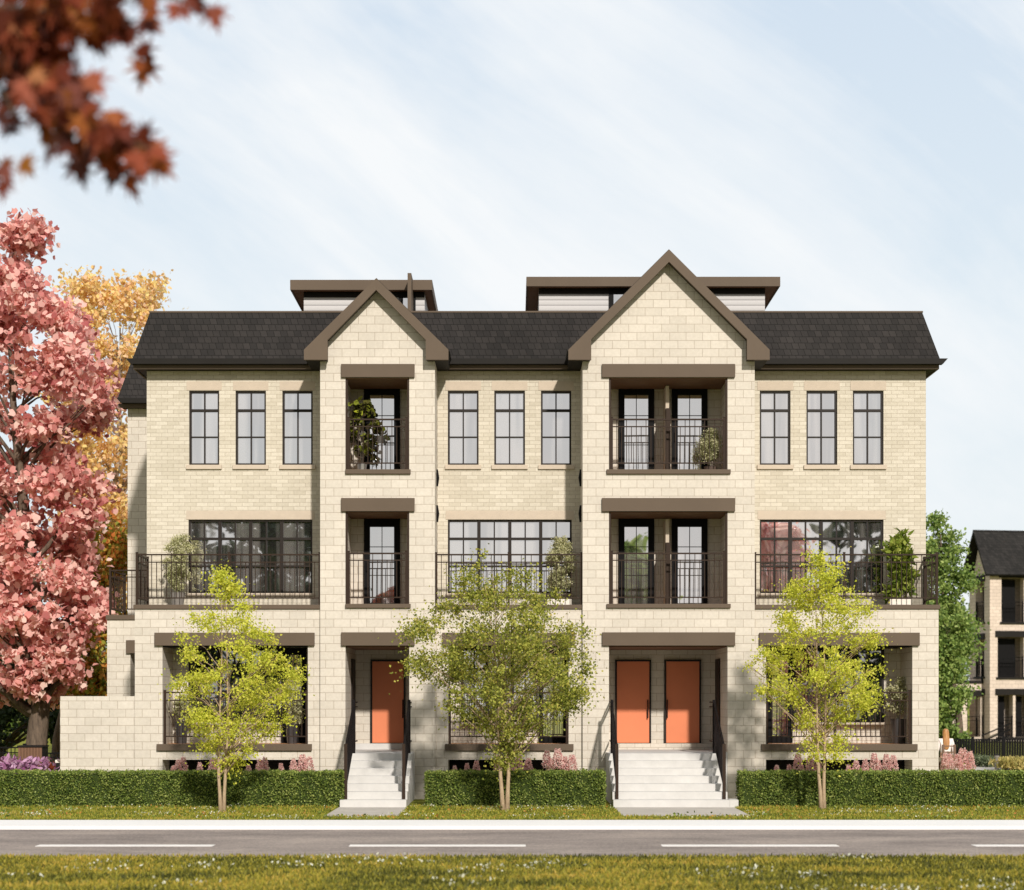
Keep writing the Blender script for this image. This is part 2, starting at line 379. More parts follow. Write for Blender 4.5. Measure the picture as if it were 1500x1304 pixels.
def gable(aox, aoy, aiy, xol, yol, xor, xil, xir, yi, back, x0, x1, op):
    ap = P2(aox, aoy); api = P2(aox, aiy); ol = P2(xol, yol); orr = P2(xor, yol); il = P2(xil, yi); ir = P2(xir, yi)
    zb = P2(0, 527)[1]
    ring = [ap, ol, (ol[0], zb), (il[0], zb), il, api, ir, (ir[0], zb), (orr[0], zb), orr]
    MB().prism(ring, -.30, -.20).build('barge_board', M['trim'], H)
    i = .02
    rg = [(ap[0], ap[1] - i), (ol[0] + i, ol[1] - i * .3), (ol[0] + i, zb + i), (il[0] - i, zb + i), (il[0] - i, il[1] + i), (api[0], api[1] + i * 2), (ir[0] + i, ir[1] + i), (ir[0] + i, zb + i), (orr[0] - i, zb + i), (orr[0] - i, orr[1] - i * .3)]
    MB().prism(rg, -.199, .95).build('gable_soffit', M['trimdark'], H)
    rb = [(ap[0], ap[1] + .03), (ol[0] - .03, ol[1] + .0), (ol[0] + .02, ol[1] - .06), (ap[0], ap[1] - .06), (orr[0] - .02, orr[1] - .06), (orr[0] + .03, orr[1])]
    MB().prism(rb, -.19, back).build('gable_roof', M['shingle'], H)
    # infill behind the barge board down to the main roof
    MB().prism([(ap[0], ap[1] - .08), (ol[0] + .1, ol[1] - .03), (ol[0] + .1, zeave + .2), (orr[0] - .1, zeave + .2), (orr[0] - .1, orr[1] - .03)], .31, back - .05).build('gable_infill', M['trimdark'], H)
    bay(x0, x1, op, dict(apex_in=api, inL=il[0], inR=ir[0], iz=il[1]))
gable(551, 407.5, 424.7, 445.2, 512.2, 656.8, 479.7, 623.6, 498, 2.4, AX0, AX1, oA)
gable(980.2, 365.3, 383.5, 832.6, 512.4, 1127.5, 866.1, 1094.3, 496.8, 2.9, BX0, BX1, oB)
# porch fronts with the terraces above --------------------------------
porches = [((LX, AX0), (X(238, YP), X(451, YP)), (X(227, YP), X(461, YP)), (X(230, YP), X(457, YP)), -1),
           ((AX1, BX0), (X(656.5, YP), X(833, YP)), (X(648, YP), X(842, YP)), (X(652, YP), X(840, YP)), 0),
           ((BX1, RX), (X(1122, YP), X(1336.5, YP)), (X(1112, YP), X(1346.3, YP)), (X(1115, YP), X(1343.3, YP)), 1)]
zs0, zs1 = Z(1132, YP) - .35, Z(1113, YP)
for (x0, x1), op, ln, sl_, side in porches:
    x0 += .002; x1 -= .002
    MB().wall(x0, x1, -.3, zt - .11, [(op[0], op[1], FL - .13, Z(946, YP)), (op[0], op[1], zs0, zs1)], YP, YB).build('block_wall', M['block'], H)
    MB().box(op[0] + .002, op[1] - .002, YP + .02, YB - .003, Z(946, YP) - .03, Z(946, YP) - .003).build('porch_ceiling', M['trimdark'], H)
    MB().box(op[0] + .002, op[1] - .002, YP + .05, YB - .003, FL - .125, FL - .01).build('porch_floor', M['wood'], H)
    MB().box(ln[0], ln[1], YP - .08, YP + .2, Z(946, YP), Z(927, YP)).build('lintel', M['trim'], H, bevel=.006)
    MB().box(sl_[0], sl_[1], YP - .07, YP + .06, Z(1099.6, YP), Z(1090, YP)).build('sill', M['trim'], H, bevel=.006)
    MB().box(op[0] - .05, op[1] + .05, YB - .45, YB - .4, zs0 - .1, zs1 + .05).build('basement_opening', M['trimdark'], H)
    xa, xb = (x0 - .03 if side < 0 else x0), (x1 + .03 if side > 0 else x1)
    MB().box(xa, xb, YP - .04, YB - .004, zt - .105, zt).build('terrace_coping', M['trim'], H, bevel=.006)
# ground floor back wall of the porches
for (x0, x1), op, *_ in porches:
    MB().box(x0, x1, YB, YB + .3, -.2, zt - .2).build('porch_back_wall', M['block'], H)
# brick walls ----------------------------------------------------------
w3 = [(277, 321), (345, 389.5), (413.5, 458), (656, 701), (724, 769), (792.4, 836.8), (1113, 1158), (1181.3, 1226.5), (1249.3, 1294.3)]
w2 = [(276, 457.5), (656, 837.5), (1113, 1294.3)]
holes = [(X(a, YB), X(b, YB), Z(681, YB), Z(572.5, YB)) for a, b in w3] + [(X(a, YB), X(b, YB), Z(869, YB), Z(761.5, YB)) for a, b in w2]
bl, brx = X(215, YB), X(1356.3, YB)
for a, b in ((bl, AX0 + .1), (AX1 - .1, BX0 + .1), (BX1 - .1, brx)):
    MB().wall(a, b, zt - .2, zeave + .3, [h for h in holes if a < h[0] < b], YB, YB + .22).build('brick_wall', M['brick'], H)
MB().box(bl, bl + .25, YB + .22, 6.72, 0, zeave + .2).build('brick_side_wall', M['brick'], H)
MB().box(brx - .25, brx, YB + .22, 15, 0, zeave + .2).build('brick_side_wall', M['brick'], H)
MB().box(bl + .3, brx - .3, 3.0, 15, 0, zeave + .1).build('core', M['plaster'], H)
# rear wing on the left
wl = X(187, 6.7)
MB().box(wl, bl + .2, 6.7, 15, 0, zeave + .2).build('rear_wing_wall', M['block'], H)
lw = X(157, 4.9)
MB().wall(lw, bl - .003, 0, zt - .13, [(X(191, 4.9), bl - .05, Z(1030, 4.9), Z(957, 4.9))], 4.9, 6.69).build('side_porch_wall', M['block'], H)
MB().box(X(185.5, 4.9), bl - .004, 4.82, 5.1, Z(957, 4.9), Z(938, 4.9)).build('lintel', M['trim'], H)
MB().box(lw - .03, bl - .004, 4.86, 6.69, zt - .125, zt).build('terrace_coping', M['trim'], H)
def window(x0, x1, z0, z1, yf, cols, thick, rows, head=None, sill=None, mat='frame', glass='glass', fw=.045, dep=.07):
    """frame is the part; pane, header and sill are its pieces"""
    mb = MB(); ya, yb_ = yf + .05, yf + .05 + dep
    mb.box(x0, x0 + fw, ya, yb_, z0, z1).box(x1 - fw, x1, ya, yb_, z0, z1)
    mb.box(x0 + fw, x1 - fw, ya, yb_, z0, z0 + fw).box(x0 + fw, x1 - fw, ya, yb_, z1 - fw, z1)
    for i in range(1, cols):
        xc = x0 + (x1 - x0) * i / cols; w = .042 if thick and i % 2 == 0 else .016
        mb.box(xc - w, xc + w, ya + (.004 if w > .03 else .012), yb_ - .01, z0 + fw, z1 - fw)
    for r, w in rows:
        zc = z1 + (z0 - z1) * r; mb.box(x0 + fw, x1 - fw, ya + .009, yb_ - .008, zc - w, zc + w)
    o = mb.build('window', M[mat], H)
    MB().box(x0 + .01, x1 - .01, yf + .105, yf + .115, z0 + .01, z1 - .01).build('pane', M[glass], o)
    if head: MB().box(head[0], head[1], yf - .012, yf + .1, head[2], head[3]).build('header', M['stone'], o)
    if sill: MB().box(sill[0], sill[1], yf - .05, yf + .1, sill[2], sill[3]).build('window_sill', M['stone'], o, bevel=.006)
    return o
for a, b in w3:
    window(X(a, YB), X(b, YB), Z(681, YB), Z(572.5, YB), YB, 2, False, [(.26, .03), (.62, .014)],
           (X(a - 3.6, YB), X(b + 3.6, YB), Z(571.7, YB), Z(559, YB)), (X(a - 4, YB), X(b + 4, YB), Z(687.7, YB), Z(681.3, YB)))
for a, b in w2:
    window(X(a, YB), X(b, YB), Z(869, YB), Z(761.5, YB), YB, 8, True, [(.255, .03), (.63, .022)],
           (X(a - 3, YB), X(b + 3, YB), Z(761, YB), Z(748.5, YB)), (X(a - 3, YB), X(b + 3, YB), Z(873, YB), Z(869.4, YB)))
# porch windows and doors (ground floor)
def glazed_door(x0, x1, z0, z1, yf, fw, top, mat='black', cross=True, low=.16, name='balcony_door'):
    mb = MB(); ya, yb_ = yf - .07, yf + .01
    mb.box(x0, x0 + fw, ya, yb_, z0, z1).box(x1 - fw, x1, ya, yb_, z0, z1).box(x0 + fw, x1 - fw, ya, yb_, z1 - top, z1).box(x0 + fw, x1 - fw, ya, yb_, z0, z0 + low)
    o = mb.build(name, M[mat], H)
    MB().box(x0 + fw - .005, x1 - fw + .005, yf - .03, yf - .02, z0 + low - .005, z1 - top + .005).build('pane', M['glass'], o)
    if cross:
        xc = (x0 + x1) / 2; g = MB().box(xc - .009, xc + .009, yf - .042, yf - .031, z0 + low, z1 - top)
        for t in (.26, .63):
            zc = z1 - top - (z1 - top - z0 - low) * t; g.box(x0 + fw, x1 - fw, yf - .040, yf - .033, zc - .009, zc + .009)
        g.build('glazing_bar', M['frame'], o)
    hx = x0 + fw * .5
    MB().box(hx - .012, hx + .012, ya - .05, ya, z0 + .98, z0 + 1.22).build('handle', M['black'], o)
    return o
def porch_window(a, b, glass):
    window(X(a, YB), X(b, YB), Z(1058, YB), Z(950, YB), YB - .12, 6, True, [(.28, .025)], None,
           (X(a, YB), X(b, YB), Z(1062, YB), Z(1058.4, YB)), mat='frame', glass=glass, fw=.06)
porch_window(277, 411, 'glassdark'); porch_window(676, 788, 'glass'); porch_window(1162, 1294, 'glassdark')
for a, b in ((412.5, 449), (789.5, 832), (1124, 1160.5)):
    glazed_door(X(a, YB), X(b, YB), FL, Z(950, YB), YB, .11, .16, name='porch_door')
# balcony back walls with doors ---------------------------------------
for (x0, x1, frs) in ((AX0, AX1, [(533.5, 586)]), (BX0, BX1, [(906, 958), (984, 1036)])):
    MB().box(x0 + .002, x1 - .002, YB, YB + .25, zt - .3, zeave).build('balcony_back_wall', M['block'], H)
    for a, b in frs:
        glazed_door(X(a, YB), X(b, YB), Z(890.8) + .02, Z(758.8, YB), YB, .148, .23)
        glazed_door(X(a, YB), X(b, YB), Z(694.6) + .02, Z(570, YB), YB, .148, .16)
for zb, ztop in ((Z(694.6), Z(572.5, YB)), (Z(890.8), Z(765, YB))):
    MB().box(X(974, .9), X(979, .9), .7, YB - .001, zb, ztop).build('privacy_screen', M['stone'], H)
    MB().box(X(974, .9) - .01, X(979, .9) + .01, .45, .70, zb, ztop - .6).build('privacy_screen', M['rail'], H)
for op in (oA, oB):
    for a, b, c, d in ((553.4, 534, 688, 694.6), (749.5, 730, 884.8, 890.8)):
        e = 6 if op is oA else 10.4
        MB().box(op[0] - e / 60, op[1] + (8 if op is oA else 10.6) / 60, -.07, .15, Z(a), Z(b)).build('lintel', M['trim'], H, bevel=.006)
        MB().box(op[0] + (0 if op is oA else -.06), op[1] + (.035 if op is oA else .07), -.06, .3, Z(d), Z(c)).build('sill', M['trim'], H, bevel=.006)
        MB().box(op[0] + .002, op[1] - .002, .02, YB - .003, Z(a) - .03, Z(a) - .003).build('balcony_ceiling', M['soffit'], H)
        MB().box(op[0] + .002, op[1] - .002, .3, YB - .003, Z(d) + .002, Z(d) + .015).build('balcony_floor', M['wood'], H)
        MB().box(op[0] + .001, op[0] + .05, .012, .07, Z(d) + .1, Z(a) - .03).build('opening_trim', M['rail'], H)
        MB().box(op[1] - .05, op[1] - .001, .012, .07, Z(d) + .1, Z(a) - .03).build('opening_trim', M['rail'], H)
    e = 6 if op is oA else 10
    MB().box(op[0] - e / 60, op[1] + (8 if op is oA else 10.6) / 60, -.07, .15, z_l1top, Z(926.5)).build('lintel', M['trim'], H, bevel=.006)
    MB().box(op[0] + .002, op[1] - .002, .15, YE - .003, z_l1top - .03, z_l1top - .003).build('entrance_ceiling', M['soffit'], H)
# railings ---------------------------------------------------------------
def railing(p0, p1, zb, z_bot, z_mid, z_top, posts=(0, 1), ptop=None, mat='rail', sp=.122, pw=.05, parent=None):
    """rails and balusters are one part, each post a piece of it"""
    p0 = Vector((p0[0], p0[1], 0)); p1 = Vector((p1[0], p1[1], 0)); L = (p1 - p0).length; t = (p1 - p0) / L
    def at(s, z): q = p0 + t * s; return (q.x, q.y, z)
    mb = MB()
    for z, w in ((z_bot, .028), (z_mid, .026), (z_top, .036)): mb.bar(at(0, z), at(L, z), w * 1.3, w)
    n = max(2, round(L / sp))
    for i in range(1, n):
        mb.bar(at(L * i / n, z_bot), at(L * i / n, z_mid), .017)
        if i % 2 == 1: mb.bar(at(L * i / n, z_mid), at(L * i / n, z_top), .017)
    o = mb.build('railing', M[mat], parent or H)
    for f in posts:
        a = at(f * L, zb); b = at(f * L, ptop or z_top + .05)
        MB().bar(a, b, pw).box(b[0] - pw * .62, b[0] + pw * .62, b[1] - pw * .62, b[1] + pw * .62, b[2], b[2] + .012).build('post', M[mat], o)
    return o
tz = dict(z_bot=Z(876, YP), z_mid=Z(823.5, YP), z_top=Z(812.5, YP))
yr = YP + .03
railing((X(200.5, yr), yr), (AX0 - .03, yr), zt, posts=(0, .505, 1), **tz)
railing((AX1 + .03, yr), (BX0 - .03, yr), zt, posts=(0, .5, 1), **tz)
railing((BX1 + .03, yr), (X(1372.4, yr), yr), zt, posts=(0, .49, 1), **tz)
railing((X(200.5, yr), yr + .05), (X(200.5, yr), YB - .03), zt, posts=(1,), **tz)
railing((X(1372.4, yr), yr + .05), (X(1372.4, yr), YB - .03), zt, posts=(1,), **tz)
railing((lw + .07, 4.95), (bl - .03, 4.95), zt, posts=(0,), **tz)
railing((lw + .07, 5.0), (lw + .07, 6.65), zt, posts=(1,), **tz)
for op in (oA, oB):
    for s_, b_, m_, t_ in ((688, 678, 624.5, 614), (884.8, 875, 820.5, 810.5)):
        railing((op[0] + .075, .06), (op[1] - .075, .06), Z(s_), Z(b_), Z(m_), Z(t_))
for (x0, x1), op, *_ in porches:
    railing((op[0] + .04, YP + .1), (op[1] - .04, YP + .1), FL, Z(1079, YP), Z(1026, YP), Z(1014.5, YP), posts=(0, .475, 1))
# dark lamps on the bay sides
for xs, sg in ((AX1, 1), (BX0, -1)):
    for za, zb_ in ((Z(709, .3), Z(684, .3)), (Z(762, .3), Z(737, .3))):
        MB().tube([(xs + sg * .02, .75, za), (xs + sg * .03, .75, (za + zb_) / 2), (xs + sg * .02, .75, zb_)], [.025, .045, .02], 8).build('wall_lamp', M['black'], H)
# entrances --------------------------------------------------------------
ZL = 1.15; ZD = Z(1089, YE)
for x0, x1 in ((oA[0] - .3, oA[1] + .3), (oB[0] - .3, oB[1] + .3)):
    MB().box(x0, x1, YE + .001, YE + .3, -.2, 4.2).build('entrance_back_wall', M['block'], H)
def front_door(a, b, hx):
    x0, x1 = X(a, YE), X(b, YE); z0, z1 = ZD, Z(966.6, YE)
    d = MB().box(x0 + .045, x1 - .045, YE - .05, YE - .005, z0 + .015, z1 - .045).build('front_door', M['door'], H, bevel=.004)
    MB().box(x0, x0 + .043, YE - .075, YE, z0, z1).box(x1 - .043, x1, YE - .075, YE, z0, z1).box(x0 + .043, x1 - .043, YE - .075, YE, z1 - .043, z1).build('door_frame', M['frame'], d)
    h = X(hx, YE)
    MB().box(h - .015, h + .015, YE - .12, YE - .095, Z(1052, YE), Z(1025, YE)).box(h - .01, h + .01, YE - .095, YE - .05, Z(1047, YE), Z(1045, YE)).box(h - .01, h + .01, YE - .095, YE - .05, Z(1031, YE), Z(1029, YE)).build('handle', M['black'], d)
front_door(543, 594, 590.5); front_door(901, 953.5, 948.5); front_door(973, 1026.6, 976.8)
# doors set in the side walls of the recesses, seen edge on
for xs, sg in ((oA[0], 1), (oB[1], -1)):
    MB().box(xs, xs + sg * .03, YE - 1.1, YE - .25, ZL, Z(966, 2)).build('side_door', M['frame'], H)
for nm, x0, x1, op in (('a', -3.93, -2.43, oA), ('b', 2.24, 4.86, oB)):
    mb = MB(); mb.box(op[0] + .004, op[1] - .004, -.0, YE, 0.0, ZL); mb.box(x0, x1, -.9, -.001, 0, ZL)
    n = 7; tr = 2.16 / 6
    for i in range(1, n):
        mb.box(x0, x1, -.9 - tr * i, -.9 - tr * (i - 1) - .0005, 0, ZL * (n - i) / n)
    st = mb.build('entrance_steps', M['concrete'], H, bevel=.004)
    MB().box(op[0] + .004, op[1] - .004, YE - .22, YE - .001, ZL, ZD).build('threshold', M['block' if nm == 'b' else 'concrete'], st)
    if nm == 'b': MB().box(x1 + .002, x1 + .2, -3.06, -2.6, 0, .17).build('kerb_block', M['concrete'], st)
    for sx_ in (x0 + .10, x1 - .08):
        pr = MB(); ya, yb2 = -.85, -2.72
        za, zb2 = ZL, .165
        for o_ in (.12, .95, 1.06):
            pr.bar((sx_, ya, za + o_ + .16), (sx_, yb2, zb2 + o_ + .16), .035)
        for i in range(1, 16):
            f = i / 16; yy = ya + (yb2 - ya) * f; zz = za + (zb2 - za) * f
            pr.bar((sx_, yy, zz + .28), (sx_, yy, zz + 1.1), .02)
        for y_, z_, oo in ((-.2, ZL, 0),):
            for o_ in (.12, .95, 1.06): pr.bar((sx_, ya, za + o_ + .16), (sx_, -.02, za + o_ + .16), .03)
        rr = pr.build('stair_railing', M['raildark'], st)
        MB().bar((sx_, ya, za), (sx_, ya, za + 1.28), .07).build('post', M['raildark'], rr)
        MB().bar((sx_, yb2, zb2), (sx_, yb2, zb2 + 1.26), .07).build('post', M['rail'], rr)
# roof --------------------------------------------------------------------
EX0, EX1 = X(194, 1.0), X(1377, 1.0); i_ = .36; ZR0 = Z(526, 1.0); ZR1 = Z(457, 1.36)
WX0 = X(172, 6.35)
def slope(name, *q):
    mb = MB(); mb.add(q, [(0, 1, 2, 3)]); return mb.build(name, M['shingle'], H)
slope('mansard_roof', (EX0, 1.0, ZR0), (EX1, 1.0, ZR0), (EX1 - i_, 1.0 + i_, ZR1), (EX0 + i_, 1.0 + i_, ZR1))
slope('mansard_side', (EX0, 6.4, ZR0), (EX0, 1.0, ZR0), (EX0 + i_, 1.0 + i_, ZR1), (EX0 + i_, 6.4 + i_, ZR1))
slope('mansard_side', (EX1, 1.0, ZR0), (EX1, 15, ZR0), (EX1 - i_, 15, ZR1), (EX1 - i_, 1.0 + i_, ZR1))
slope('mansard_roof', (WX0, 6.35, ZR0), (EX0 + .5, 6.35, ZR0), (EX0 + .5, 6.35 + i_, ZR1), (WX0 + i_, 6.35 + i_, ZR1))
slope('mansard_side', (WX0, 15, ZR0), (WX0, 6.35, ZR0), (WX0 + i_, 6.35 + i_, ZR1), (WX0 + i_, 15, ZR1))
MB().box(EX0 + i_ - .02, EX1 - i_ + .02, 1.0 + i_ - .02, 15, ZR1 - .02, ZR1 + .02).box(WX0 + i_ - .02, EX0 + i_ - .021, 6.35 + i_ - .02, 15, ZR1 - .02, ZR1 + .02).build('roof_cap', M['trim'], H)
zg0, zg1 = Z(533.5, .9), Z(525.3, .88)
def gutter(x0, x1, y):
    mb = MB()
    mb.prism([(x0 - .0, zg1), (x0 + .12, zg0), (x1 - .12, zg0), (x1, zg1)], y - .02, y + .15)
    mb.build('gutter', M['trimdark'], H)
gutter(X(184.5, .9), X(1388, .9), .88)
gutter(X(171, 6.25), EX0 + .3, 6.22)
zf0 = Z(540.6, 1.0)
MB().box(EX0 + .02, EX1 - .02, 1.005, 1.05, zf0, zg0 + .002).box(EX0 + .02, EX0 + .06, 1.051, 6.4, zf0, zg0 + .002).box(EX1 - .06, EX1 - .02, 1.051, 15, zf0, zg0 + .002).box(WX0 + .02, EX0, 6.36, 6.4, zf0, zg0).build('fascia', M['trim'], H)
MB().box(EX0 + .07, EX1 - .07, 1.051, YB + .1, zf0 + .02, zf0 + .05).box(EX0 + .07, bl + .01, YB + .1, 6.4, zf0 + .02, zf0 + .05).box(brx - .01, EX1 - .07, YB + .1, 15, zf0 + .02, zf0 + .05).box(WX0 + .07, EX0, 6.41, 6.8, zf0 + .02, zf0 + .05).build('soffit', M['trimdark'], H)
# roof-top rooms
def room(x0, x1, wx0, wx1, ytop, ybot, yf, bars):
    zt_, zb_ = Z(ytop, yf), Z(ybot, yf); yw = yf + .30
    rs = MB().box(wx0, wx1, yw, yw + 4, ZR1 - .3, zb_ - .0).build('rooftop_room', M['siding'], H)
    MB().box(x0, x1, yf, yf + .04, zb_, zt_).box(x0, x0 + .04, yf + .041, yf + 4.6, zb_, zt_).box(x1 - .04, x1, yf + .041, yf + 4.6, zb_, zt_).build('roof_edge', M['trim'], rs)
    MB().box(x0 + .041, x1 - .041, yf + .041, yf + 4.6, zb_ + .02, zt_ - .03).build('roof_slab', M['soffit'], rs)
    MB().box(wx0, wx1, yw - .02, yw - .001, zb_ - .13, zb_ + .015).build('slab_shadow_strip', M['trimdark'], rs)  # shadow under the roof slab, modelled as a dark strip on the siding
    for a, b in bars:
        MB().box(a, b, yw - .05, yw - .021, ZR1 - .3, zb_ - .02).build('door_frame', M['black'], rs)
        MB().box(a + .12, b - .08, yw - .06, yw - .051, ZR1 - .3, zb_ - .16).build('pane', M['glass'], rs)
room(X(425, 3), X(633, 3), X(445, 3.3), X(622, 3.3), 410, 424.6, 3.0, [(X(584, 3.3), X(609, 3.3))])
room(X(771, 3), X(1143, 3), X(789.5, 3.3), X(1120.5, 3.3), 405.5, 419.3, 3.0, [(X(892, 3.3), X(925, 3.3))])
MB().box(X(597, 2.4), X(602.5, 2.4), 2.4, 4.2, ZR1 - .1, Z(400, 2.4)).build('privacy_wall', M['trim'], H)
# garden wall ---------------------------------------------------------------
gw = MB().wall(X(88, YP), LX - .004, -.2, Z(1020, YP), [], YP + .004, YP + .35).build('garden_wall', M['block'])
tag(gw, 'low pale block garden wall joining the left corner of the town house', 'wall')
#@@PART2@@

# ================================================================== PLANTS
def tsample(tab, y, n, inset=0.0):
    """points inside a crown outline measured on the photograph, given depth as a round volume"""
    tab = sorted(tab); py = np.array([t[0] for t in tab], float); xl = np.array([t[1] for t in tab], float); xr = np.array([t[2] for t in tab], float)
    g = np.linspace(py[0], py[-1], 200); w = np.interp(g, py, xr - xl); w = w + .14 * w.max(); cdf = np.cumsum(w) / w.sum()
    q = np.interp(rng.random(n), cdf, g); a = np.interp(q, py, xl) + inset; b = np.interp(q, py, xr) - inset
    mid, hw = (a + b) / 2, np.maximum((b - a) / 2, 1)
    hw = hw * (.98 + .13 * np.sin(q * .085 + rng.random() * 6) * np.cos(q * .21)); u = rng.uniform(-1, 1, n); xx = mid + hw * u; dy = hw / S(y) * np.sqrt(1 - u * u) * rng.uniform(-1, 1, n)
    return np.stack([X(xx, y), y + dy * .9, Z(q, y)], 1)
def clump_leaves(cl, rad, total, flat=.75):
    w = rad ** 2 / (rad ** 2).sum(); idx = rng.choice(len(cl), total, p=w)
    d = rng.normal(size=(total, 3)); d /= np.linalg.norm(d, axis=1)[:, None]; r = rng.random(total) ** .55
    d[:, 2] *= flat
    return cl[idx] + d * (r * rad[idx] * (1 + .25 * rng.normal(size=total)))[:, None]
def tree(name, label, base, tab, nclump, crad, nleaf, lsize, lmat, bmat, tr, group=None, cat='tree', stems=1, tmpl=T_DIAM, clampx=None, top=None, nbranch=26, lean=0.0, fork=.3, zmin=None, br=.5, yup=0, own=None):
    x0, y0 = base
    r_ = empty(name, (x0, y0, 0), label, cat, group)
    cl = own if own is not None else tsample(tab, y0, nclump, 4)
    if clampx is not None: cl[:, 0] = np.minimum(cl[:, 0], clampx)
    rad = rng.uniform(crad[0], crad[1], len(cl))
    ztop = cl[:, 2].max(); zlo = cl[:, 2].min()
    xt = cl[cl[:, 2] > ztop - .15 * (ztop - zlo)][:, 0].mean() if top is None else top
    ph = rng.random() * 6
    off = (x0, y0, 0)
    for s_ in range(stems):
        sh = (s_ - (stems - 1) / 2) * tr * 1.15
        def ax(t, sh=sh, s_=s_): 
            zz = t * ztop * .93; fr_ = min(t / .15, 1)
            return Vector((x0 + sh * (1 + 2.0 * t) + (xt - x0) * t ** 1.5 + .25 * tr * 3 * math.sin(ph + s_ * 2 + t * 5) * fr_, y0 + .15 * tr * 3 * math.cos(ph + t * 4 + s_), zz))
        pts = [ax(t) for t in np.linspace(0, 1, 14)]
        pts[0].z = -.15
        rs = [tr * (1.0 - .93 * t ** .8) * (1.25 if i == 0 else 1) * (.8 if stems > 1 else 1) for i, t in enumerate(np.linspace(0, 1, 14))]
        bm = MB().tube(pts, rs, 9)
        for i in rng.permutation(len(cl))[:nbranch // stems]:
            c = Vector(cl[i]); h = math.hypot(c.x - x0, c.y - y0)
            t0 = max(fork * .5, min(.9, (c.z - h * .95) / (ztop * .93))) if c.z > 0 else fork
            p0 = ax(t0); r0 = tr * (1 - .93 * t0 ** .8) * br
            mid = p0.lerp(c, .5) + Vector((0, 0, .10 * h)) + Vector(rng.normal(size=3) * .05 * h)
            q1 = p0.lerp(mid, .5) + Vector(rng.normal(size=3) * .03 * h); q2 = mid.lerp(c, .5) + Vector(rng.normal(size=3) * .04 * h)
            bm.tube([p0, q1, mid, q2, c], [r0, r0 * .75, r0 * .5, r0 * .32, r0 * .12], 6)
            for _ in range(4):
                e = c + Vector(rng.uniform(-1, 1, 3)) * crad[0] * .8; bm.tube([mid.lerp(c, rng.random()), e.lerp(c, .5) + Vector((0, 0, .03)), e], [r0 * .22, r0 * .15, r0 * .07], 4)
        bm.build('trunk', bmat, r_, smooth=True, off=off)
    P = clump_leaves(cl, rad, nleaf)
    if tab is not None and lsize < .1: P = np.concatenate([P[:int(nleaf * .72)], clump_leaves(cl, rad * 1.7, int(nleaf * .36), .95)])
    if clampx is not None: P = P[P[:, 0] < clampx + .35]
    leaves('crown', P, rng.uniform(.7, 1.25, len(P)) * lsize, lmat, r_, tmpl, off=off, down=.25)
    return r_
M['bark_young'] = barkmat('young_bark', (.30, .21, .13), (.50, .38, .25), 30)
M['bark_old'] = barkmat('old_bark', (.05, .038, .03), (.19, .14, .10), 7)
M['bark_pale'] = barkmat('pale_bark', (.22, .18, .15), (.42, .36, .30), 10)
M['leaf_lime'] = leafmat('lime_leaves', [(.2, (.34, .39, .035)), (.45, (.62, .65, .07)), (.65, (.78, .76, .12)), (.85, (.66, .52, .12))], .5, patch=2.2)
M['leaf_olive'] = leafmat('olive_leaves', [(.2, (.08, .11, .015)), (.42, (.25, .28, .04)), (.62, (.48, .48, .09)), (.85, (.44, .33, .07))], .40, patch=2.0)
M['leaf_pink'] = leafmat('pink_leaves', [(.2, (.40, .10, .10)), (.4, (.76, .33, .29)), (.56, (.90, .53, .47)), (.75, (.95, .70, .60))], .42, patch=.9)  # deep reds and pale pinks put leaf shade and highlights into the colour
M['leaf_gold'] = leafmat('golden_leaves', [(.15, (.62, .30, .16)), (.38, (.84, .58, .24)), (.55, (.92, .76, .30)), (.75, (.88, .60, .42)), (.95, (.94, .86, .66))], .52, patch=.35)
M['leaf_mixed'] = leafmat('autumn_mixed_leaves', [(.2, (.12, .20, .03)), (.42, (.40, .38, .06)), (.55, (.70, .45, .08)), (.7, (.72, .22, .06)), (.85, (.38, .45, .09))], .42, patch=.8)
M['leaf_green'] = leafmat('green_leaves', [(.2, (.07, .13, .03)), (.45, (.19, .28, .06)), (.65, (.33, .42, .11)), (.85, (.44, .50, .17))], .4, patch=.9)
M['leaf_dark'] = leafmat('dark_leaves', [(.2, (.012, .025, .01)), (.5, (.03, .05, .018)), (.8, (.06, .085, .03))], .2, patch=.5)
M['leaf_hedge'] = leafmat('hedge_leaves', [(.2, (.06, .10, .018)), (.45, (.15, .21, .035)), (.65, (.27, .32, .07)), (.85, (.42, .44, .14))], .28, patch=3)
M['leaf_vari'] = leafmat('variegated_leaves', [(.15, (.20, .22, .08)), (.45, (.48, .47, .24)), (.75, (.74, .70, .46))], .4, patch=4)
M['leaf_bamboo'] = leafmat('bamboo_leaves', [(.2, (.05, .09, .01)), (.5, (.19, .25, .03)), (.8, (.42, .44, .09))], .3, patch=4)
M['leaf_rubber'] = leafmat('rubber_leaves', [(.2, (.022, .02, .01)), (.45, (.06, .045, .02)), (.66, (.15, .17, .02)), (.8, (.38, .40, .03))], .15, rough=.3, patch=3)
M['leaf_red'] = leafmat('russet_leaves', [(.2, (.06, .015, .010)), (.4, (.18, .035, .016)), (.6, (.30, .065, .025)), (.8, (.34, .13, .02))], .30, rough=.5, patch=3.0)
M['petal'] = leafmat('pink_petals', [(.2, (.68, .36, .35)), (.5, (.84, .56, .52)), (.8, (.90, .80, .70))], .5, patch=5)
M['purple'] = leafmat('purple_leaves', [(.2, (.22, .07, .16)), (.5, (.48, .24, .40)), (.8, (.72, .52, .66))], .3, patch=4)
M['tallgrass'] = leafmat('tall_grass', [(.2, (.20, .20, .05)), (.5, (.50, .42, .14)), (.8, (.74, .56, .24))], .3, patch=2)
M['sage'] = leafmat('sage_leaves', [(.2, (.05, .07, .03)), (.5, (.13, .16, .08)), (.8, (.26, .28, .17))], .3, patch=2)
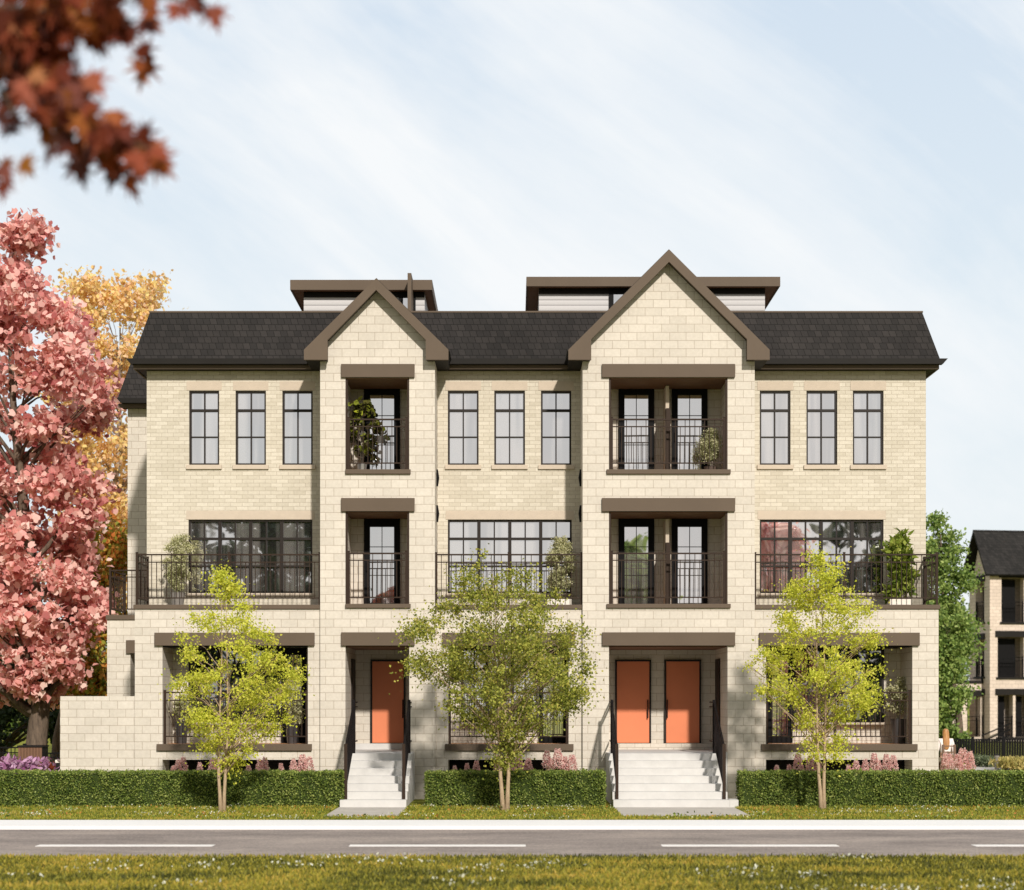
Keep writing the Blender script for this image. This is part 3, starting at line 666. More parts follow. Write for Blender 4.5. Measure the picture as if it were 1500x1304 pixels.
# the three young street trees
tree('young_tree', 'slender lime-leaved young tree on the verge before the left porch', (X(326, GY(1189)), GY(1189)),
     [(838, 322, 332), (860, 300, 350), (890, 285, 372), (930, 262, 410), (970, 248, 440), (1010, 250, 446), (1050, 262, 440), (1075, 285, 395), (1100, 300, 372), (1125, 308, 380)],
     130, (.08, .30), 14500, .058, M['leaf_lime'], M['bark_young'], .055, 'young street trees', stems=2, nbranch=56, fork=.22)
tree('young_tree', 'widest and darkest of the young trees, spreading before the middle porch', (X(740, GY(1188)), GY(1188)),
     [(812, 700, 724), (840, 668, 770), (870, 640, 815), (900, 610, 858), (940, 588, 880), (980, 600, 872), (1020, 640, 858), (1050, 662, 838), (1068, 690, 775), (1085, 735, 765), (1120, 722, 755)],
     215, (.12, .36), 27000, .062, M['leaf_olive'], M['bark_young'], .065, 'young street trees', stems=2, nbranch=70, fork=.2)
tree('young_tree', 'tall lime-leaved young tree on the verge before the right porch', (X(1205, GY(1186)), GY(1186)),
     [(792, 1200, 1214), (830, 1182, 1232), (870, 1150, 1262), (900, 1135, 1285), (940, 1105, 1300), (980, 1094, 1312), (1010, 1110, 1300), (1040, 1160, 1275), (1070, 1170, 1262), (1105, 1168, 1236)],
     155, (.08, .31), 17000, .058, M['leaf_lime'], M['bark_young'], .058, 'young street trees', stems=2, nbranch=66, fork=.22)
# big trees on the left
tree('maple_tree', 'big pink-red maple with thick grey trunk left of the town house', (X(47, 9), 9.0),
     [(332, 18, 60), (370, 5, 66), (400, -45, 58), (440, -90, 60), (452, -110, 100), (520, -130, 140), (560, -140, 180), (600, -150, 160), (660, -150, 138), (730, -150, 130), (790, -150, 135), (860, -140, 160), (950, -120, 125), (1010, -80, 100), (1035, -30, 88)],
     260, (.35, .75), 26000, .21, M['leaf_pink'], M['bark_old'], .36, tmpl=T_HEX, clampx=-11.75, nbranch=60, fork=.25, top=X(25, 9))
tree('golden_tree', 'tall golden-leaved tree with pale trunk rising behind the left roof', (X(150, 22), 22.0),
     [(414, 110, 235), (436, 90, 268), (500, 70, 275), (600, 60, 270), (700, 60, 240), (800, 70, 225), (900, 80, 215)],
     230, (.35, .85), 25000, .18, M['leaf_gold'], M['bark_pale'], .30, tmpl=T_OVAL, nbranch=80, fork=.3)
tree('autumn_tree', 'smaller tree with mixed green and orange leaves beside the garden wall', (X(84, 14), 14.0),
     [(770, 120, 185), (840, 108, 185), (900, 95, 185), (980, 85, 185), (1030, 80, 180)],
     70, (.4, .7), 9000, .17, M['leaf_mixed'], M['bark_old'], .20, tmpl=T_OVAL, clampx=-12.4, nbranch=30, fork=.2, top=X(140, 14))
tree('evergreen_tree', 'dark green bushy tree low behind the pink maple trunk', (X(0, 24), 24.0),
     [(940, -60, 90), (1000, -60, 110), (1060, -50, 105), (1078, -40, 95)],
     60, (.5, .9), 8000, .20, M['leaf_dark'], M['bark_old'], .2, tmpl=T_OVAL, nbranch=20, fork=.2)
# green trees on the right
tree('green_tree', 'tall green tree rising beside the right wall of the town house', (X(1370, 27), 27.0),
     [(750, 1362, 1374), (778, 1352, 1398), (800, 1340, 1408), (850, 1330, 1422), (920, 1325, 1424), (1000, 1325, 1422)],
     120, (.25, .7), 17000, .14, M['leaf_green'], M['bark_old'], .3, tmpl=T_OVAL, nbranch=30, group=None)
tree('green_tree', 'lower bushy green tree between the town house and the neighbouring block', (X(1400, 25), 25.0),
     [(905, 1372, 1414), (940, 1365, 1414), (1000, 1355, 1412), (1060, 1355, 1412), (1100, 1365, 1412)],
     75, (.25, .6), 12000, .14, M['leaf_green'], M['bark_old'], .22, tmpl=T_OVAL, nbranch=20, group=None)
# trees across the road, seen in the window panes
def back_tree(name, label, x, h, w, mat, tm=T_OVAL, y=-57):
    n = 70; t = rng.random(n); z = .04 * h + t * h * .94; rr = w / 2 * np.sqrt(np.clip(1 - (2 * t - .8) ** 2 * .65, .05, 1)); a = rng.random(n) * 6.28; q = np.sqrt(rng.random(n))
    cl = np.stack([x + rr * q * np.cos(a), y + rr * q * np.sin(a), z], 1)
    tree(name, label, (x, y), None, 0, (.8, 1.4), 7500, .48, mat, M['bark_old'], .28, own=cl, tmpl=tm, nbranch=24, group=None, top=x)
back_tree('roadside_tree', 'dark green tree across the road reflected in the left half of the left terrace window', -19.5, 15.5, 9, M['leaf_dark'])
back_tree('roadside_tree', 'green tree across the road reflected at the edge of the left terrace window', -13.5, 14.5, 8, M['leaf_dark'])
back_tree('roadside_tree', 'russet tree across the road reflected low in the bay door', -7.2, 8.2, 4.0, M['leaf_red'])
back_tree('roadside_tree', 'green tree across the road reflected in the right bay doors', 6.5, 12.5, 5.5, M['leaf_green'])
back_tree('roadside_tree', 'red maple across the road reflected in the right terrace window', 15.8, 13, 6, M['leaf_pink'])
back_tree('roadside_tree', 'dark tree across the road reflected beside the red maple', 21.6, 15.5, 9, M['leaf_dark'])
# foreground branch with russet leaves ------------------------------------------------
FY = -32.0
fb = empty('overhanging_maple', (-4.3, FY, 0), 'near maple bough of russet lobed leaves hanging into the top left corner', 'tree')
def fp(px, py, y=FY): return Vector((X(px, y), y, Z(py, y)))
off = (-4.3, FY, 0)
MB().tube([(-4.3, FY, -.2), (-4.25, FY, 1.5), (-4.35, FY, 3.2), (-4.2, FY, 5.2), (-4.3, FY, 7.5)], [.2, .16, .14, .11, .05], 12).build('trunk', M['bark_old'], fb, smooth=True, off=off)
bm = MB(); paths = [
  [(-230, -60), (-60, 15), (30, 70), (75, 130), (105, 165), (160, 195), (232, 222)],
  [(75, 130), (100, 165), (135, 195), (155, 218)], [(30, 70), (50, 110), (85, 160), (108, 200)],
  [(-230, -90), (-60, -40), (40, -12), (110, -5), (190, 5)], [(110, -6), (150, 5), (180, 22)], [(190, -12), (240, -6), (280, 3)],
  [(-200, 120), (-60, 190), (-20, 225), (0, 240)], [(-60, 15), (-10, 55), (40, 62), (80, 68)], [(-60, 10), (0, 10), (60, 15), (115, 18)], [(-60, 40), (-20, 100), (0, 130), (20, 165)]]
LP = []; LA = []; dens = [110, 30, 30, 50, 10, 10, 9, 46, 60, 26]
for pth, n in zip(paths, dens):
    pts = [fp(a, b, FY + rng.uniform(-.15, .15)) for a, b in pth]
    bm.tube(pts, list(np.linspace(.021, .006, len(pts))), 6)
    for _ in range(n):
        i = rng.integers(max(0, 0 if n < 20 else 1), len(pts) - 1); q = pts[i].lerp(pts[i + 1], rng.random())
        w_ = .113 * (1.35 - .95 * (i + 1) / len(pts))
        LP.append(q + Vector((rng.normal() * w_, rng.normal() * .16, rng.normal() * w_ * .8 + .02))); LA.append((.45 + rng.normal() * .3, 0, -1.0))
bm.build('branches', M['bark_old'], fb, smooth=True, off=off)
leaves('leaves', LP, rng.uniform(.10, .165, len(LP)), M['leaf_red'], fb, T_MAPLE, off=off, along=LA, flat=(0.1, 1, .35))
# hedges ---------------------------------------------------------------------------
M['hedgecore'] = simple('hedge_core', (.035, .05, .014), .95, .05)
def hedge(x0, x1, y0, y1, h, label, dens=2300):
    e = empty('hedge', ((x0 + x1) / 2, (y0 + y1) / 2, 0), label, 'hedge', 'clipped hedges along the verge')
    off = tuple(e.location)
    MB().box(x0 + .05, x1 - .05, y0 + .05, y1 - .05, 0, h - .05).build('hedge_core', M['hedgecore'], e, off=off)
    L, D = x1 - x0, y1 - y0
    def face(n, f): return np.array([f(*rng.random(2)) for _ in range(n)])
    P = [face(int(L * h * dens), lambda a, b: (x0 + a * L, y0 + rng.normal() * .018 + .02, b * h)),
         face(int(L * D * dens * .8), lambda a, b: (x0 + a * L, y0 + b * D, h + rng.normal() * .016 - .01)),
         face(int(D * h * dens), lambda a, b: (x0 + rng.normal() * .018 + .02, y0 + a * D, b * h)), face(int(D * h * dens), lambda a, b: (x1 + rng.normal() * .018 - .02, y0 + a * D, b * h))]
    P = np.concatenate(P)
    P[:, 1] += .02 * np.sin(P[:, 0] * 5.1) + .018 * np.sin(P[:, 0] * 13 + P[:, 2] * 9); P[:, 2] += (.010 * np.sin(P[:, 0] * 4.3) + .008 * np.sin(P[:, 0] * 17)) * (P[:, 2] > h - .1)
    k_ = int(L * 26); sh = np.stack([x0 + rng.random(k_) * L, y0 + rng.random(k_) * D, h + rng.random(k_) ** 2 * .05], 1); P = np.concatenate([P, sh, sh - V3(0, 0, .02)])
    leaves('foliage', P, rng.uniform(.6, 1.3, len(P)) * .042, M['leaf_hedge'], e, T_OVAL, off=off, up=.3)
HY0, HY1, HH = -2.85, -2.2, .775
hedge(X(-60, HY0), X(503, HY0), HY0, HY1, HH, 'long clipped hedge left of the single-door steps')
hedge(X(623, HY0), X(886, HY0), HY0, HY1, HH, 'short clipped hedge between the two flights of steps')
hedge(X(1085, HY0), X(1570, HY0), HY0, HY1, HH, 'long clipped hedge right of the double-door steps')
# grass ----------------------------------------------------------------------------------
M['grass'] = leafmat('grass_blades', [(.34, (.06, .085, .012)), (.45, (.17, .20, .022)), (.56, (.42, .40, .055)), (.68, (.50, .33, .08))], .35, patch=.9, iw=.55, stretch=(.7, 2.0, 1))
M['grass_near'] = leafmat('near_grass_blades', [(.40, (.05, .055, .012)), (.47, (.14, .135, .022)), (.54, (.36, .32, .04)), (.62, (.50, .34, .06))], .35, patch=.5, iw=.35, stretch=(.8, 2.2, 1))
M['clover'] = leafmat('clover_blossom', [(.2, (.50, .50, .36)), (.7, (.72, .72, .60))], .3)
M['fallen'] = leafmat('fallen_leaf', [(.2, (.30, .10, .02)), (.6, (.50, .24, .05)), (.8, (.22, .09, .03))], .2)
def on_path(p): return ((p[:, 0] > -3.97) & (p[:, 0] < -2.40) & (p[:, 1] > GY(1196))) | ((p[:, 0] > 2.24) & (p[:, 0] < 4.97) & (p[:, 1] > GY(1196)))
def patch_pts(n, x0, x1, y0, y1, clump=0):
    P = np.stack([rng.uniform(x0, x1, n), rng.uniform(y0, y1, n), np.zeros(n)], 1)
    if clump:
        c = P[:clump]; P = c[rng.integers(0, clump, n)] + rng.normal(size=(n, 3)) * [.28, .18, 0]
        P = P[(P[:, 1] > y0) & (P[:, 1] < y1)]
    return P[~on_path(P)]
def stuff(o): o['kind'] = 'stuff'; return o
P = patch_pts(95000, -12.5, 13, Y_WALK1 + .02, -2.2)
stuff(tag(leaves('grass', P, rng.uniform(.03, .075, len(P)), M['grass'], None, T_LONG, up=1.2, fold=0), 'yellow-green mown grass of the verge between pavement and hedges', 'grass'))
P = patch_pts(150000, -12, 12, -21.5, Y_NEAR - .02)
P[:, 0] *= 1.0
stuff(tag(leaves('grass', P, rng.uniform(.035, .085, len(P)), M['grass_near'], None, T_LONG, up=1.2, fold=0), 'soft blurred grass strip on the near side of the road', 'grass'))
for (a, n, c, lab) in (((-12.5, 13, Y_WALK1 + .1, -2.6), 1500, 70, 'pale clover flecks in the grass by the pavement'), ((-8.5, 8.5, -20, Y_NEAR - .05), 520, 26, 'pale clover patches in the near grass strip')):
    P = patch_pts(n, *a, clump=c); P[:, 2] = rng.uniform(.03, .07, len(P))
    stuff(tag(leaves('clover', P, rng.uniform(.02, .045, len(P)) * (1.5 if a[2] < -15 else 1), M['clover'], None, T_OVAL, up=0), lab, 'clover'))
P = patch_pts(900, -12.5, 13, Y_WALK1 + .1, -2.4, clump=160); P[:, 2] = rng.uniform(.01, .05, len(P))
stuff(tag(leaves('fallen_leaves', P, rng.uniform(.03, .06, len(P)), M['fallen'], None, T_OVAL), 'small orange fallen leaves scattered over the verge', 'leaves'))
P = patch_pts(800, -12.5, 13, Y_WALK1 + .1, -2.4, clump=110); P[:, 2] = rng.uniform(.02, .08, len(P))
stuff(tag(leaves('weeds', P, rng.uniform(.04, .08, len(P)), M['leaf_hedge'], None, T_OVAL), 'dark low weeds dotted through the verge grass', 'weeds'))
# potted plants ------------------------------------------------------------------------------
def pot(e, cx, cy, z0, r, h, mat, shape='taper'):
    if shape == 'taper': prof = [(r * .72, z0), (r * .96, z0 + h * .97), (r, z0 + h * .97), (r, z0 + h), (r * .88, z0 + h), (r * .86, z0 + h * .9), (.01, z0 + h * .9)]
    else: prof = [(r, z0), (r * 1.02, z0 + h), (r * .9, z0 + h), (r * .88, z0 + h * .9), (.01, z0 + h * .9)]
    off = tuple(e.location)
    p = MB().lathe(cx, cy, prof, 22).build('pot', mat, e, smooth=False, off=off)
    MB().lathe(cx, cy, [(r * .86, z0 + h * .901), (r * .8, z0 + h * .92), (.01, z0 + h * .93)], 16).build('soil', M['soil'], p, off=off)
def topiary(label, pxc, y, z0, tab, potr, poth, potmat, lmat, n, ls, tm=T_OVAL, shape='taper', name='potted_shrub', stems=3, clumps=40, cr=(.08, .16), box=None, **kw):
    cx = X(pxc, y); e = empty(name, (cx, y, z0), label, 'potted plant', 'potted plants on the terraces and porches'); off = (cx, y, z0)
    if box:
        bw, bd = box
        p = MB().box(cx - bw, cx + bw, y - bd, y + bd, z0, z0 + poth).build('pot', potmat, e, off=off, bevel=.01)
        MB().box(cx - bw + .03, cx + bw - .03, y - bd + .03, y + bd - .03, z0 + poth, z0 + poth + .015).build('soil', M['soil'], p, off=off)
    else: pot(e, cx, y, z0, potr, poth, potmat, shape)
    cl = tsample(tab, y, clumps, 5); rad = rng.uniform(*cr, len(cl)); zc = cl[:, 2].min()
    bm = MB()
    for i in range(stems):
        t = cl[rng.integers(len(cl))]; a = Vector((cx + rng.normal() * .03, y, z0 + poth * .9)); m_ = Vector((cx + (i - (stems - 1) / 2) * .09, y, max(zc + .15, z0 + poth + .12)))
        bm.tube([a, a.lerp(m_, .5) + Vector((.01, 0, 0)), m_, Vector(t)], [.02, .017, .014, .006], 6)
    bm.build('stem', M['bark_pale'], e, smooth=True, off=off)
    leaves('foliage', clump_leaves(cl, rad, n, 1.0), rng.uniform(.7, 1.3, n) * ls, lmat, e, tm, off=off, **kw)
    return e
topiary('clipped variegated shrub in a dark pot on the left terrace', 260, .75, zt, [(784, 248, 274), (800, 238, 286), (830, 237, 287), (855, 245, 282), (860, 250, 272)], .20, .34, M['potgrey'], M['leaf_vari'], 7500, .042)
topiary('clipped variegated shrub in a pale trough on the middle terrace', 819, .75, zt, [(790, 806, 832), (806, 798, 842), (835, 797, 842), (858, 803, 838)], 0, .17, M['potwhite'], M['leaf_vari'], 7500, .042, box=(.30, .16))
topiary('arching bamboo-like plant in a white trough on the right terrace', 1317, .75, zt, [(775, 1318, 1324), (795, 1298, 1334), (820, 1297, 1336), (850, 1300, 1340), (876, 1302, 1334)], 0, .17, M['potwhite'], M['leaf_bamboo'], 1900, .19, T_LONG * V3(1.6, 1), box=(.26, .15), stems=7, up=.4)
topiary('large-leaved rubber plant in a silver pot on the top left balcony', 530, .55, Z(694.6) + .015, [(588, 518, 545), (605, 508, 558), (640, 507, 562), (668, 510, 548)], .13, .30, M['potsilver'], M['leaf_rubber'], 330, .17, T_OVAL, clumps=30, cr=(.08, .14), down=.5)
topiary('small round-topped shrub in a brown pot on the top right balcony', 1041, .55, Z(694.6) + .015, [(632, 1034, 1050), (642, 1024, 1058), (664, 1022, 1060), (674, 1030, 1050)], .17, .24, M['potbrown'], M['leaf_vari'], 4200, .038)
topiary('trailing pale shrub in a tall dark pot at the left end of the left porch', 266, .85, FL - .01, [(1020, 256, 278), (1032, 250, 284), (1050, 250, 284)], .17, .55, M['potdark'], M['leaf_vari'], 2600, .04, clumps=24)
topiary('trailing pale shrub in a tall dark pot by the door of the left porch', 428, .85, FL - .01, [(1012, 418, 438), (1028, 411, 444), (1056, 412, 446)], .17, .50, M['potdark'], M['leaf_vari'], 3400, .04, clumps=24)
topiary('pale leafy plant in a tall dark pot at the right end of the right porch', 1316, .85, FL - .01, [(996, 1308, 1330), (1015, 1296, 1334), (1042, 1296, 1334)], .20, .62, M['potdark'], M['leaf_vari'], 3200, .045, clumps=24)
# hydrangeas -------------------------------------------------------------------------------------
def hydrangea(blooms, label, y=-1.45, sc_=1.0):
    xs = [X(b[0], y) for b in blooms]; cx = sum(xs) / len(xs); w = (max(xs) - min(xs)) / 2 + .15
    e = empty('hydrangea', (cx, y, 0), label, 'flowering shrub', 'hydrangeas behind the hedges' if y < 2 else 'hydrangeas by the garden path'); off = (cx, y, 0)
    zm = min(Z(b[1], y) for b in blooms) - .08
    n = int(500 * w / .3); P = np.stack([cx + rng.normal(size=n) * w * .55, y + rng.normal(size=n) * .14, rng.uniform(.05, 1, n) * zm], 1)
    leaves('foliage', P, rng.uniform(.05, .10, n), M['leaf_green'], e, T_OVAL, off=off, up=.3)
    bm = MB()
    for b in blooms: bm.tube([(cx, y, 0), (X(b[0], y), y, Z(b[1], y) - .12 * sc_)], [.012, .006], 5)
    bm.build('stems', M['leaf_green'], e, off=off)
    for bx, by, s_ in blooms:
        s_ *= sc_; n = 480; t = rng.random(n); r = s_ * .10 * np.clip(1.15 - t, 0, 1) ** .6 * np.clip(t * 6 + .5, 0, 1); a = rng.random(n) * 6.283
        P = np.stack([X(bx, y) + r * np.cos(a), y + rng.normal() * .05 + r * np.sin(a), Z(by, y) + s_ * (.36 * t - .17)], 1)
        leaves('bloom', P, rng.uniform(.7, 1.2, n) * .034 * s_, M['petal'], e, T_DIAM * V3(1.3, 1), off=off)
hydrangea([(253, 1130, .7), (261, 1124, .9), (269, 1121, 1)], 'pink hydrangea at the left end of the left basement opening')
hydrangea([(293, 1127, .8), (311, 1124, 1), (318, 1122, .9)], 'pink hydrangea just left of the left young tree trunk')
hydrangea([(364, 1130, .8), (380, 1125, 1), (388, 1121, .95)], 'pink hydrangea right of the left young tree trunk')
hydrangea([(411, 1128, .8), (430, 1124, 1), (443, 1121, 1.25), (453, 1122, 1.1)], 'four-bloomed pink hydrangea at the right end of the left basement opening')
hydrangea([(666, 1130, .7), (684, 1128, .8), (698, 1125, .9)], 'small pink hydrangea at the left end of the middle basement opening')
hydrangea([(728, 1127, .8), (748, 1124, 1), (760, 1122, 1.25), (774, 1124, 1.1)], 'pink hydrangea just right of the middle young tree trunk')
hydrangea([(801, 1113, 1.1), (806, 1123, .9), (817, 1113, 1.3), (828, 1119, .9), (838, 1120, 1.2)], 'tallest pink hydrangea group against the middle porch right end')
hydrangea([(1137, 1130, .8), (1156, 1130, .8), (1169, 1119, 1.2), (1173, 1129, .6)], 'pink hydrangea left of the right young tree trunk')
hydrangea([(1187, 1121, 1.1), (1199, 1127, .9)], 'pink hydrangea partly behind the right young tree trunk')
hydrangea([(1243, 1130, .8), (1254, 1126, 1), (1268, 1123, .9)], 'pale pink hydrangea in the middle of the right basement opening')
hydrangea([(1281, 1117, 1.1), (1288, 1124, .8), (1299, 1117, 1), (1308, 1119, 1.05)], 'full pink hydrangea near the right end of the right basement opening')
hydrangea([(1385, 1123, 1.2), (1392, 1116, 1.0), (1384, 1113, .9)], 'pink hydrangea in front of the seated person', y=2.2)
hydrangea([(1402, 1118, 1.2), (1411, 1113, 1.5), (1422, 1116, 1.3), (1407, 1127, 1), (1419, 1128, 1)], 'cream and pink hydrangea right of the seated person', y=3.0)
# left corner bits
def bushy(name, label, cat, x, y, w, h, mat, n, ls, tm=T_LONG, up=1.0, group=None):
    e = empty(name, (x, y, 0), label, cat, group)
    P = np.stack([x + rng.normal(size=n) * w * .4, y + rng.normal(size=n) * .25, rng.random(n) ** .8 * h], 1)
    leaves('foliage', P, rng.uniform(.7, 1.3, n) * ls, mat, e, tm, off=(x, y, 0), up=up)
    MB().tube([(x, y, 0), (x, y, h * .6)], [.03, .01], 5).build('stem', M['bark_old'], e, off=(x, y, 0))
bushy('purple_shrub', 'purple-leaved flowering shrub behind the hedge at the far left', 'shrub', X(12, 4.5), 4.5, .8, .78, M['purple'], 420, .17, T_LONG * V3(2, 1), .5, 'purple shrubs at the left edge')
bushy('purple_shrub', 'purple-leaved flowering shrub before the dark slatted bin', 'shrub', X(45, 4.5), 4.5, .8, .80, M['purple'], 420, .17, T_LONG * V3(2, 1), .5, 'purple shrubs at the left edge')
bushy('red_shrub', 'small red-leaved shrub beside the low garden wall', 'shrub', X(78, 5.5), 5.5, .3, .62, M['leaf_red'], 260, .12, T_OVAL, .5)
def fence(name, label, x0, x1, y, h, post=1.2, sp=.11, y1=None, solid=False):
    e = empty(name, (x0, y, 0), label, 'fence'); off = (x0, y, 0); y1 = y if y1 is None else y1
    L = math.hypot(x1 - x0, y1 - y); at = lambda f, z: (x0 + (x1 - x0) * f, y + (y1 - y) * f, z)
    mb = MB().bar(at(0, h * .95), at(1, h * .95), .04).bar(at(0, h * .82), at(1, h * .82), .03).bar(at(0, .12), at(1, .12), .04)
    n = int(L / sp)
    for i in range(n): mb.bar(at((i + .5) / n, .05), at((i + .5) / n, h * .95), .022 if not solid else .07)
    mb.build('railings', M['black'], e, off=off)
    k = max(1, int(L / post))
    for i in range(k + 1): MB().bar(at(i / k, 0), at(i / k, h + .06), .085).build('post', M['black'], e, off=off)
fence('iron_fence', 'black iron fence before the maple trunk at the left edge', X(-60, 7), X(36, 7), 7.0, 1.12, post=.9)
fence('iron_fence', 'thin dark iron fence beside the low garden wall', X(66, 7), X(96, 7), 7.05, .95, post=1.5, sp=.09)
b = empty('slatted_bin', (X(48, 6.3), 6.3, 0), 'dark brown slatted bin at the foot of the maple', 'bin')
off = tuple(b.location); xa, xb = X(31, 6.3), X(66, 6.3)
mb = MB(); n = 8
for i in range(n): mb.box(xa + (xb - xa) * i / n + .006, xa + (xb - xa) * (i + 1) / n - .006, 6.0, 6.03, .05, 1.1)
mb.build('slats', M['soffit'], b, off=off); MB().box(xa - .02, xb + .02, 5.98, 6.6, 1.1, 1.15).build('lid', M['trimdark'], b, off=off)
MB().box(xa, xb, 6.04, 6.6, 0, 1.09).build('body', M['trimdark'], b, off=off)
b = empty('marker_post', (X(85, 4.6), 4.6, 0), 'short dark post with a white cap beside the garden wall', 'post'); off = tuple(b.location)
xc = X(85.5, 4.6); MB().box(xc - .06, xc + .06, 4.54, 4.66, 0, .72).build('shaft', M['trimdark'], b, off=off, bevel=.005); MB().box(xc - .07, xc + .07, 4.53, 4.67, .72, .80).build('cap', M['potwhite'], b, off=off, bevel=.005)
# right side: neighbouring block -------------------------------------------------------------
th = R(9); ox, oy = X(1450, 57), 57.0
N = empty('neighbouring_house', (ox, oy, 0), 'shaded pinkish block of flats with dark balconies at the right edge', 'house', rz=th)
sN = F / 97.0
def nz(py): return EYE + (1027 - py) / sN
def nx(px): return (px - 1457) / sN
def nb(mb, name, mat, parent=N): return mb.build(name, M[mat], parent)
hol = []
for a, b_ in ((1475, 1510), (1530, 1580)): hol += [(nx(a), nx(b_), nz(911), nz(846))]
for a, b_ in ((1469, 1510), (1530, 1580)): hol += [(nx(a), nx(b_), nz(992), nz(933)), ]
for a, b_ in ((1469, 1493), (1497, 1520), (1535, 1575)): hol += [(nx(a), nx(b_), nz(1080), nz(1018))]
nb(MB().wall(0, 7.5, -.5, nz(835), hol, 0, .5), 'block_wall', 'nblock')
nb(MB().box(0.9, 7.4, 1.3, 1.5, 0, nz(836)), 'recess_wall', 'nblock'); 
for a, b_, z0_, z1_ in hol:
    nb(MB().box(a - .15, b_ + .1, -.08, .1, z1_, z1_ + .36), 'lintel', 'trimdark')
    nb(MB().box(a - .1, b_ + .1, -.08, .1, z0_ - .12, z0_), 'sill', 'trimdark')
    nb(MB().box(a + .02, b_ - .25, .62, .72, z0_, z1_ - .08), 'dark_window', 'black')
    railing((a + .03, .05), (b_ - .03, .05), z0_, z0_ + .12, z0_ + .98, z0_ + 1.18, mat='black', parent=N, pw=.08)
    nb(MB().box(a, b_, .5, 1.3, z0_ - .02, z0_ + .0), 'balcony_floor', 'plaster')
# gable end: built along the local y axis
def nside(y0, y1, z0, z1): return (y0, y1, z0, z1)
ge = 2.2; mb = MB()
hs = [(.75, 1.95, nz(910), nz(850)), (.75, 1.95, nz(991), nz(936)), (.75, 1.95, nz(1083), nz(1018))]
tmp = MB().wall(.5, ge + .6, -.5, nz(838), hs, 0, .4)
mb.v = [(y, x, z) for x, y, z in tmp.v]; mb.f = [tuple(reversed(f)) for f in tmp.f]; nb(mb, 'block_wall', 'nblock')
for a, b_, z0_, z1_ in hs:
    nb(MB().box(-.1, .1, a - .1, b_ + .1, z1_, z1_ + .36), 'lintel', 'trimdark'); nb(MB().box(-.1, .1, a - .1, b_ + .1, z0_ - .12, z0_), 'sill', 'trimdark')
    railing((.05, a + .03), (.05, b_ - .03), z0_, z0_ + .12, z0_ + .98, z0_ + 1.18, mat='black', parent=N, pw=.08)
    nb(MB().box(.401, 2.6, b_ + .02, b_ + .1, z0_ - .2, z1_ + .2), 'recess_wall', 'nblock'); nb(MB().box(.5, 2.4, b_ - .03, b_ + .01, z0_, z1_ - .2), 'dark_window', 'black')
zr, ze = nz(773), nz(836)
mb = MB(); mb.add([(0, .05, ze - .1), (0, ge, ze - .1), (0, ge / 2 + .2, zr - .3)], [(0, 1, 2)]); nb(mb, 'gable', 'nblock')
mb = MB(); r1 = (-.45, ge / 2 + .2, zr); 
mb.add([(-.45, -.45, ze - .25), (12, -.45, ze - .25), (12, ge / 2 + .2, zr), r1], [(0, 1, 2, 3)]); mb.add([(-.45, ge + .9, ze - .25), (12, ge + .9, ze - .25), (12, ge / 2 + .2, zr), r1], [(3, 2, 1, 0)])
o = nb(mb, 'roof', 'nshingle'); sd = o.modifiers.new('thick', 'SOLIDIFY'); sd.thickness = .12; sd.offset = -1
nb(MB().box(-.3, 7.5, -.35, .0, ze - .32, ze - .2), 'gutter', 'trimdark')
# low wing of the neighbour
wx = nx(1412) - .1
tmp = MB().wall(0, 0.0 - wx, -.5, nz(999), [(.9, 1.75, nz(1080), nz(1020))], .9, 1.3)
mb = MB(); mb.v = [(x + wx, y, z) for x, y, z in tmp.v]; mb.f = tmp.f; nb(mb, 'block_wall', 'nblock')
nb(MB().box(wx, wx + .4, 1.3, 4, -.5, nz(999)), 'block_wall', 'nblock')
nb(MB().box(wx + .5, -.05, 3.0, 3.2, -.5, nz(1000)), 'recess_wall', 'nblock')
nb(MB().box(wx - .05, -.01, .85, 1.0, nz(1001), nz(997)), 'terrace_coping', 'trimdark')
nb(MB().box(wx + .2, -.05, .82, .98, nz(1020), nz(1011)), 'lintel', 'trimdark')
for za in (nz(997), nz(1080)): railing((wx + .1, .95), (-.05, .95), za, za + .12, za + .98, za + 1.22, mat='black', parent=N, pw=.1)
# outside stair of the neighbour
mb = MB()
for k_ in range(4): mb.bar((-.9, -.8, nz(1080) - .35 * k_ + .1), (.9, -.8, nz(1062) - .35 * k_ + .1), .07)
nb(mb, 'stair_railing', 'black')
fence('iron_fence', 'tall black iron fence before the neighbouring block', X(1380, 24), X(1560, 24), 24.0, .95, post=1.1, sp=.10, solid=True)
def gpos(px, py): y = GY(py); return X(px, y), y
x_, y_ = gpos(1432, 1123); bushy('grey_shrub', 'grey-green rounded shrub by the path, left of the bollard', 'shrub', x_, y_, .5, .42, M['sage'], 900, .07, T_OVAL, .3, 'grey-green shrubs by the path')
x_, y_ = gpos(1449, 1124); bushy('grey_shrub', 'smaller grey-green shrub touching the bollard', 'shrub', x_, y_, .4, .34, M['sage'], 800, .07, T_OVAL, .3, 'grey-green shrubs by the path')
for i, (px_, lab) in enumerate(((1472, 'golden ornamental grass clump nearest the bollard'), (1486, 'golden ornamental grass clump second from the bollard'), (1500, 'golden ornamental grass clump at the right edge'))):
    x_, y_ = gpos(px_, 1128); bushy('ornamental_grass', lab, 'grass clump', x_, y_, .42, .34, M['tallgrass'], 900, .16, T_LONG, 1.6, 'ornamental grass clumps by the path')
x_, y_ = gpos(1460, 1128); b = empty('bollard_light', (x_, y_, 0), 'short grey bollard by the path in front of the iron fence', 'bollard')
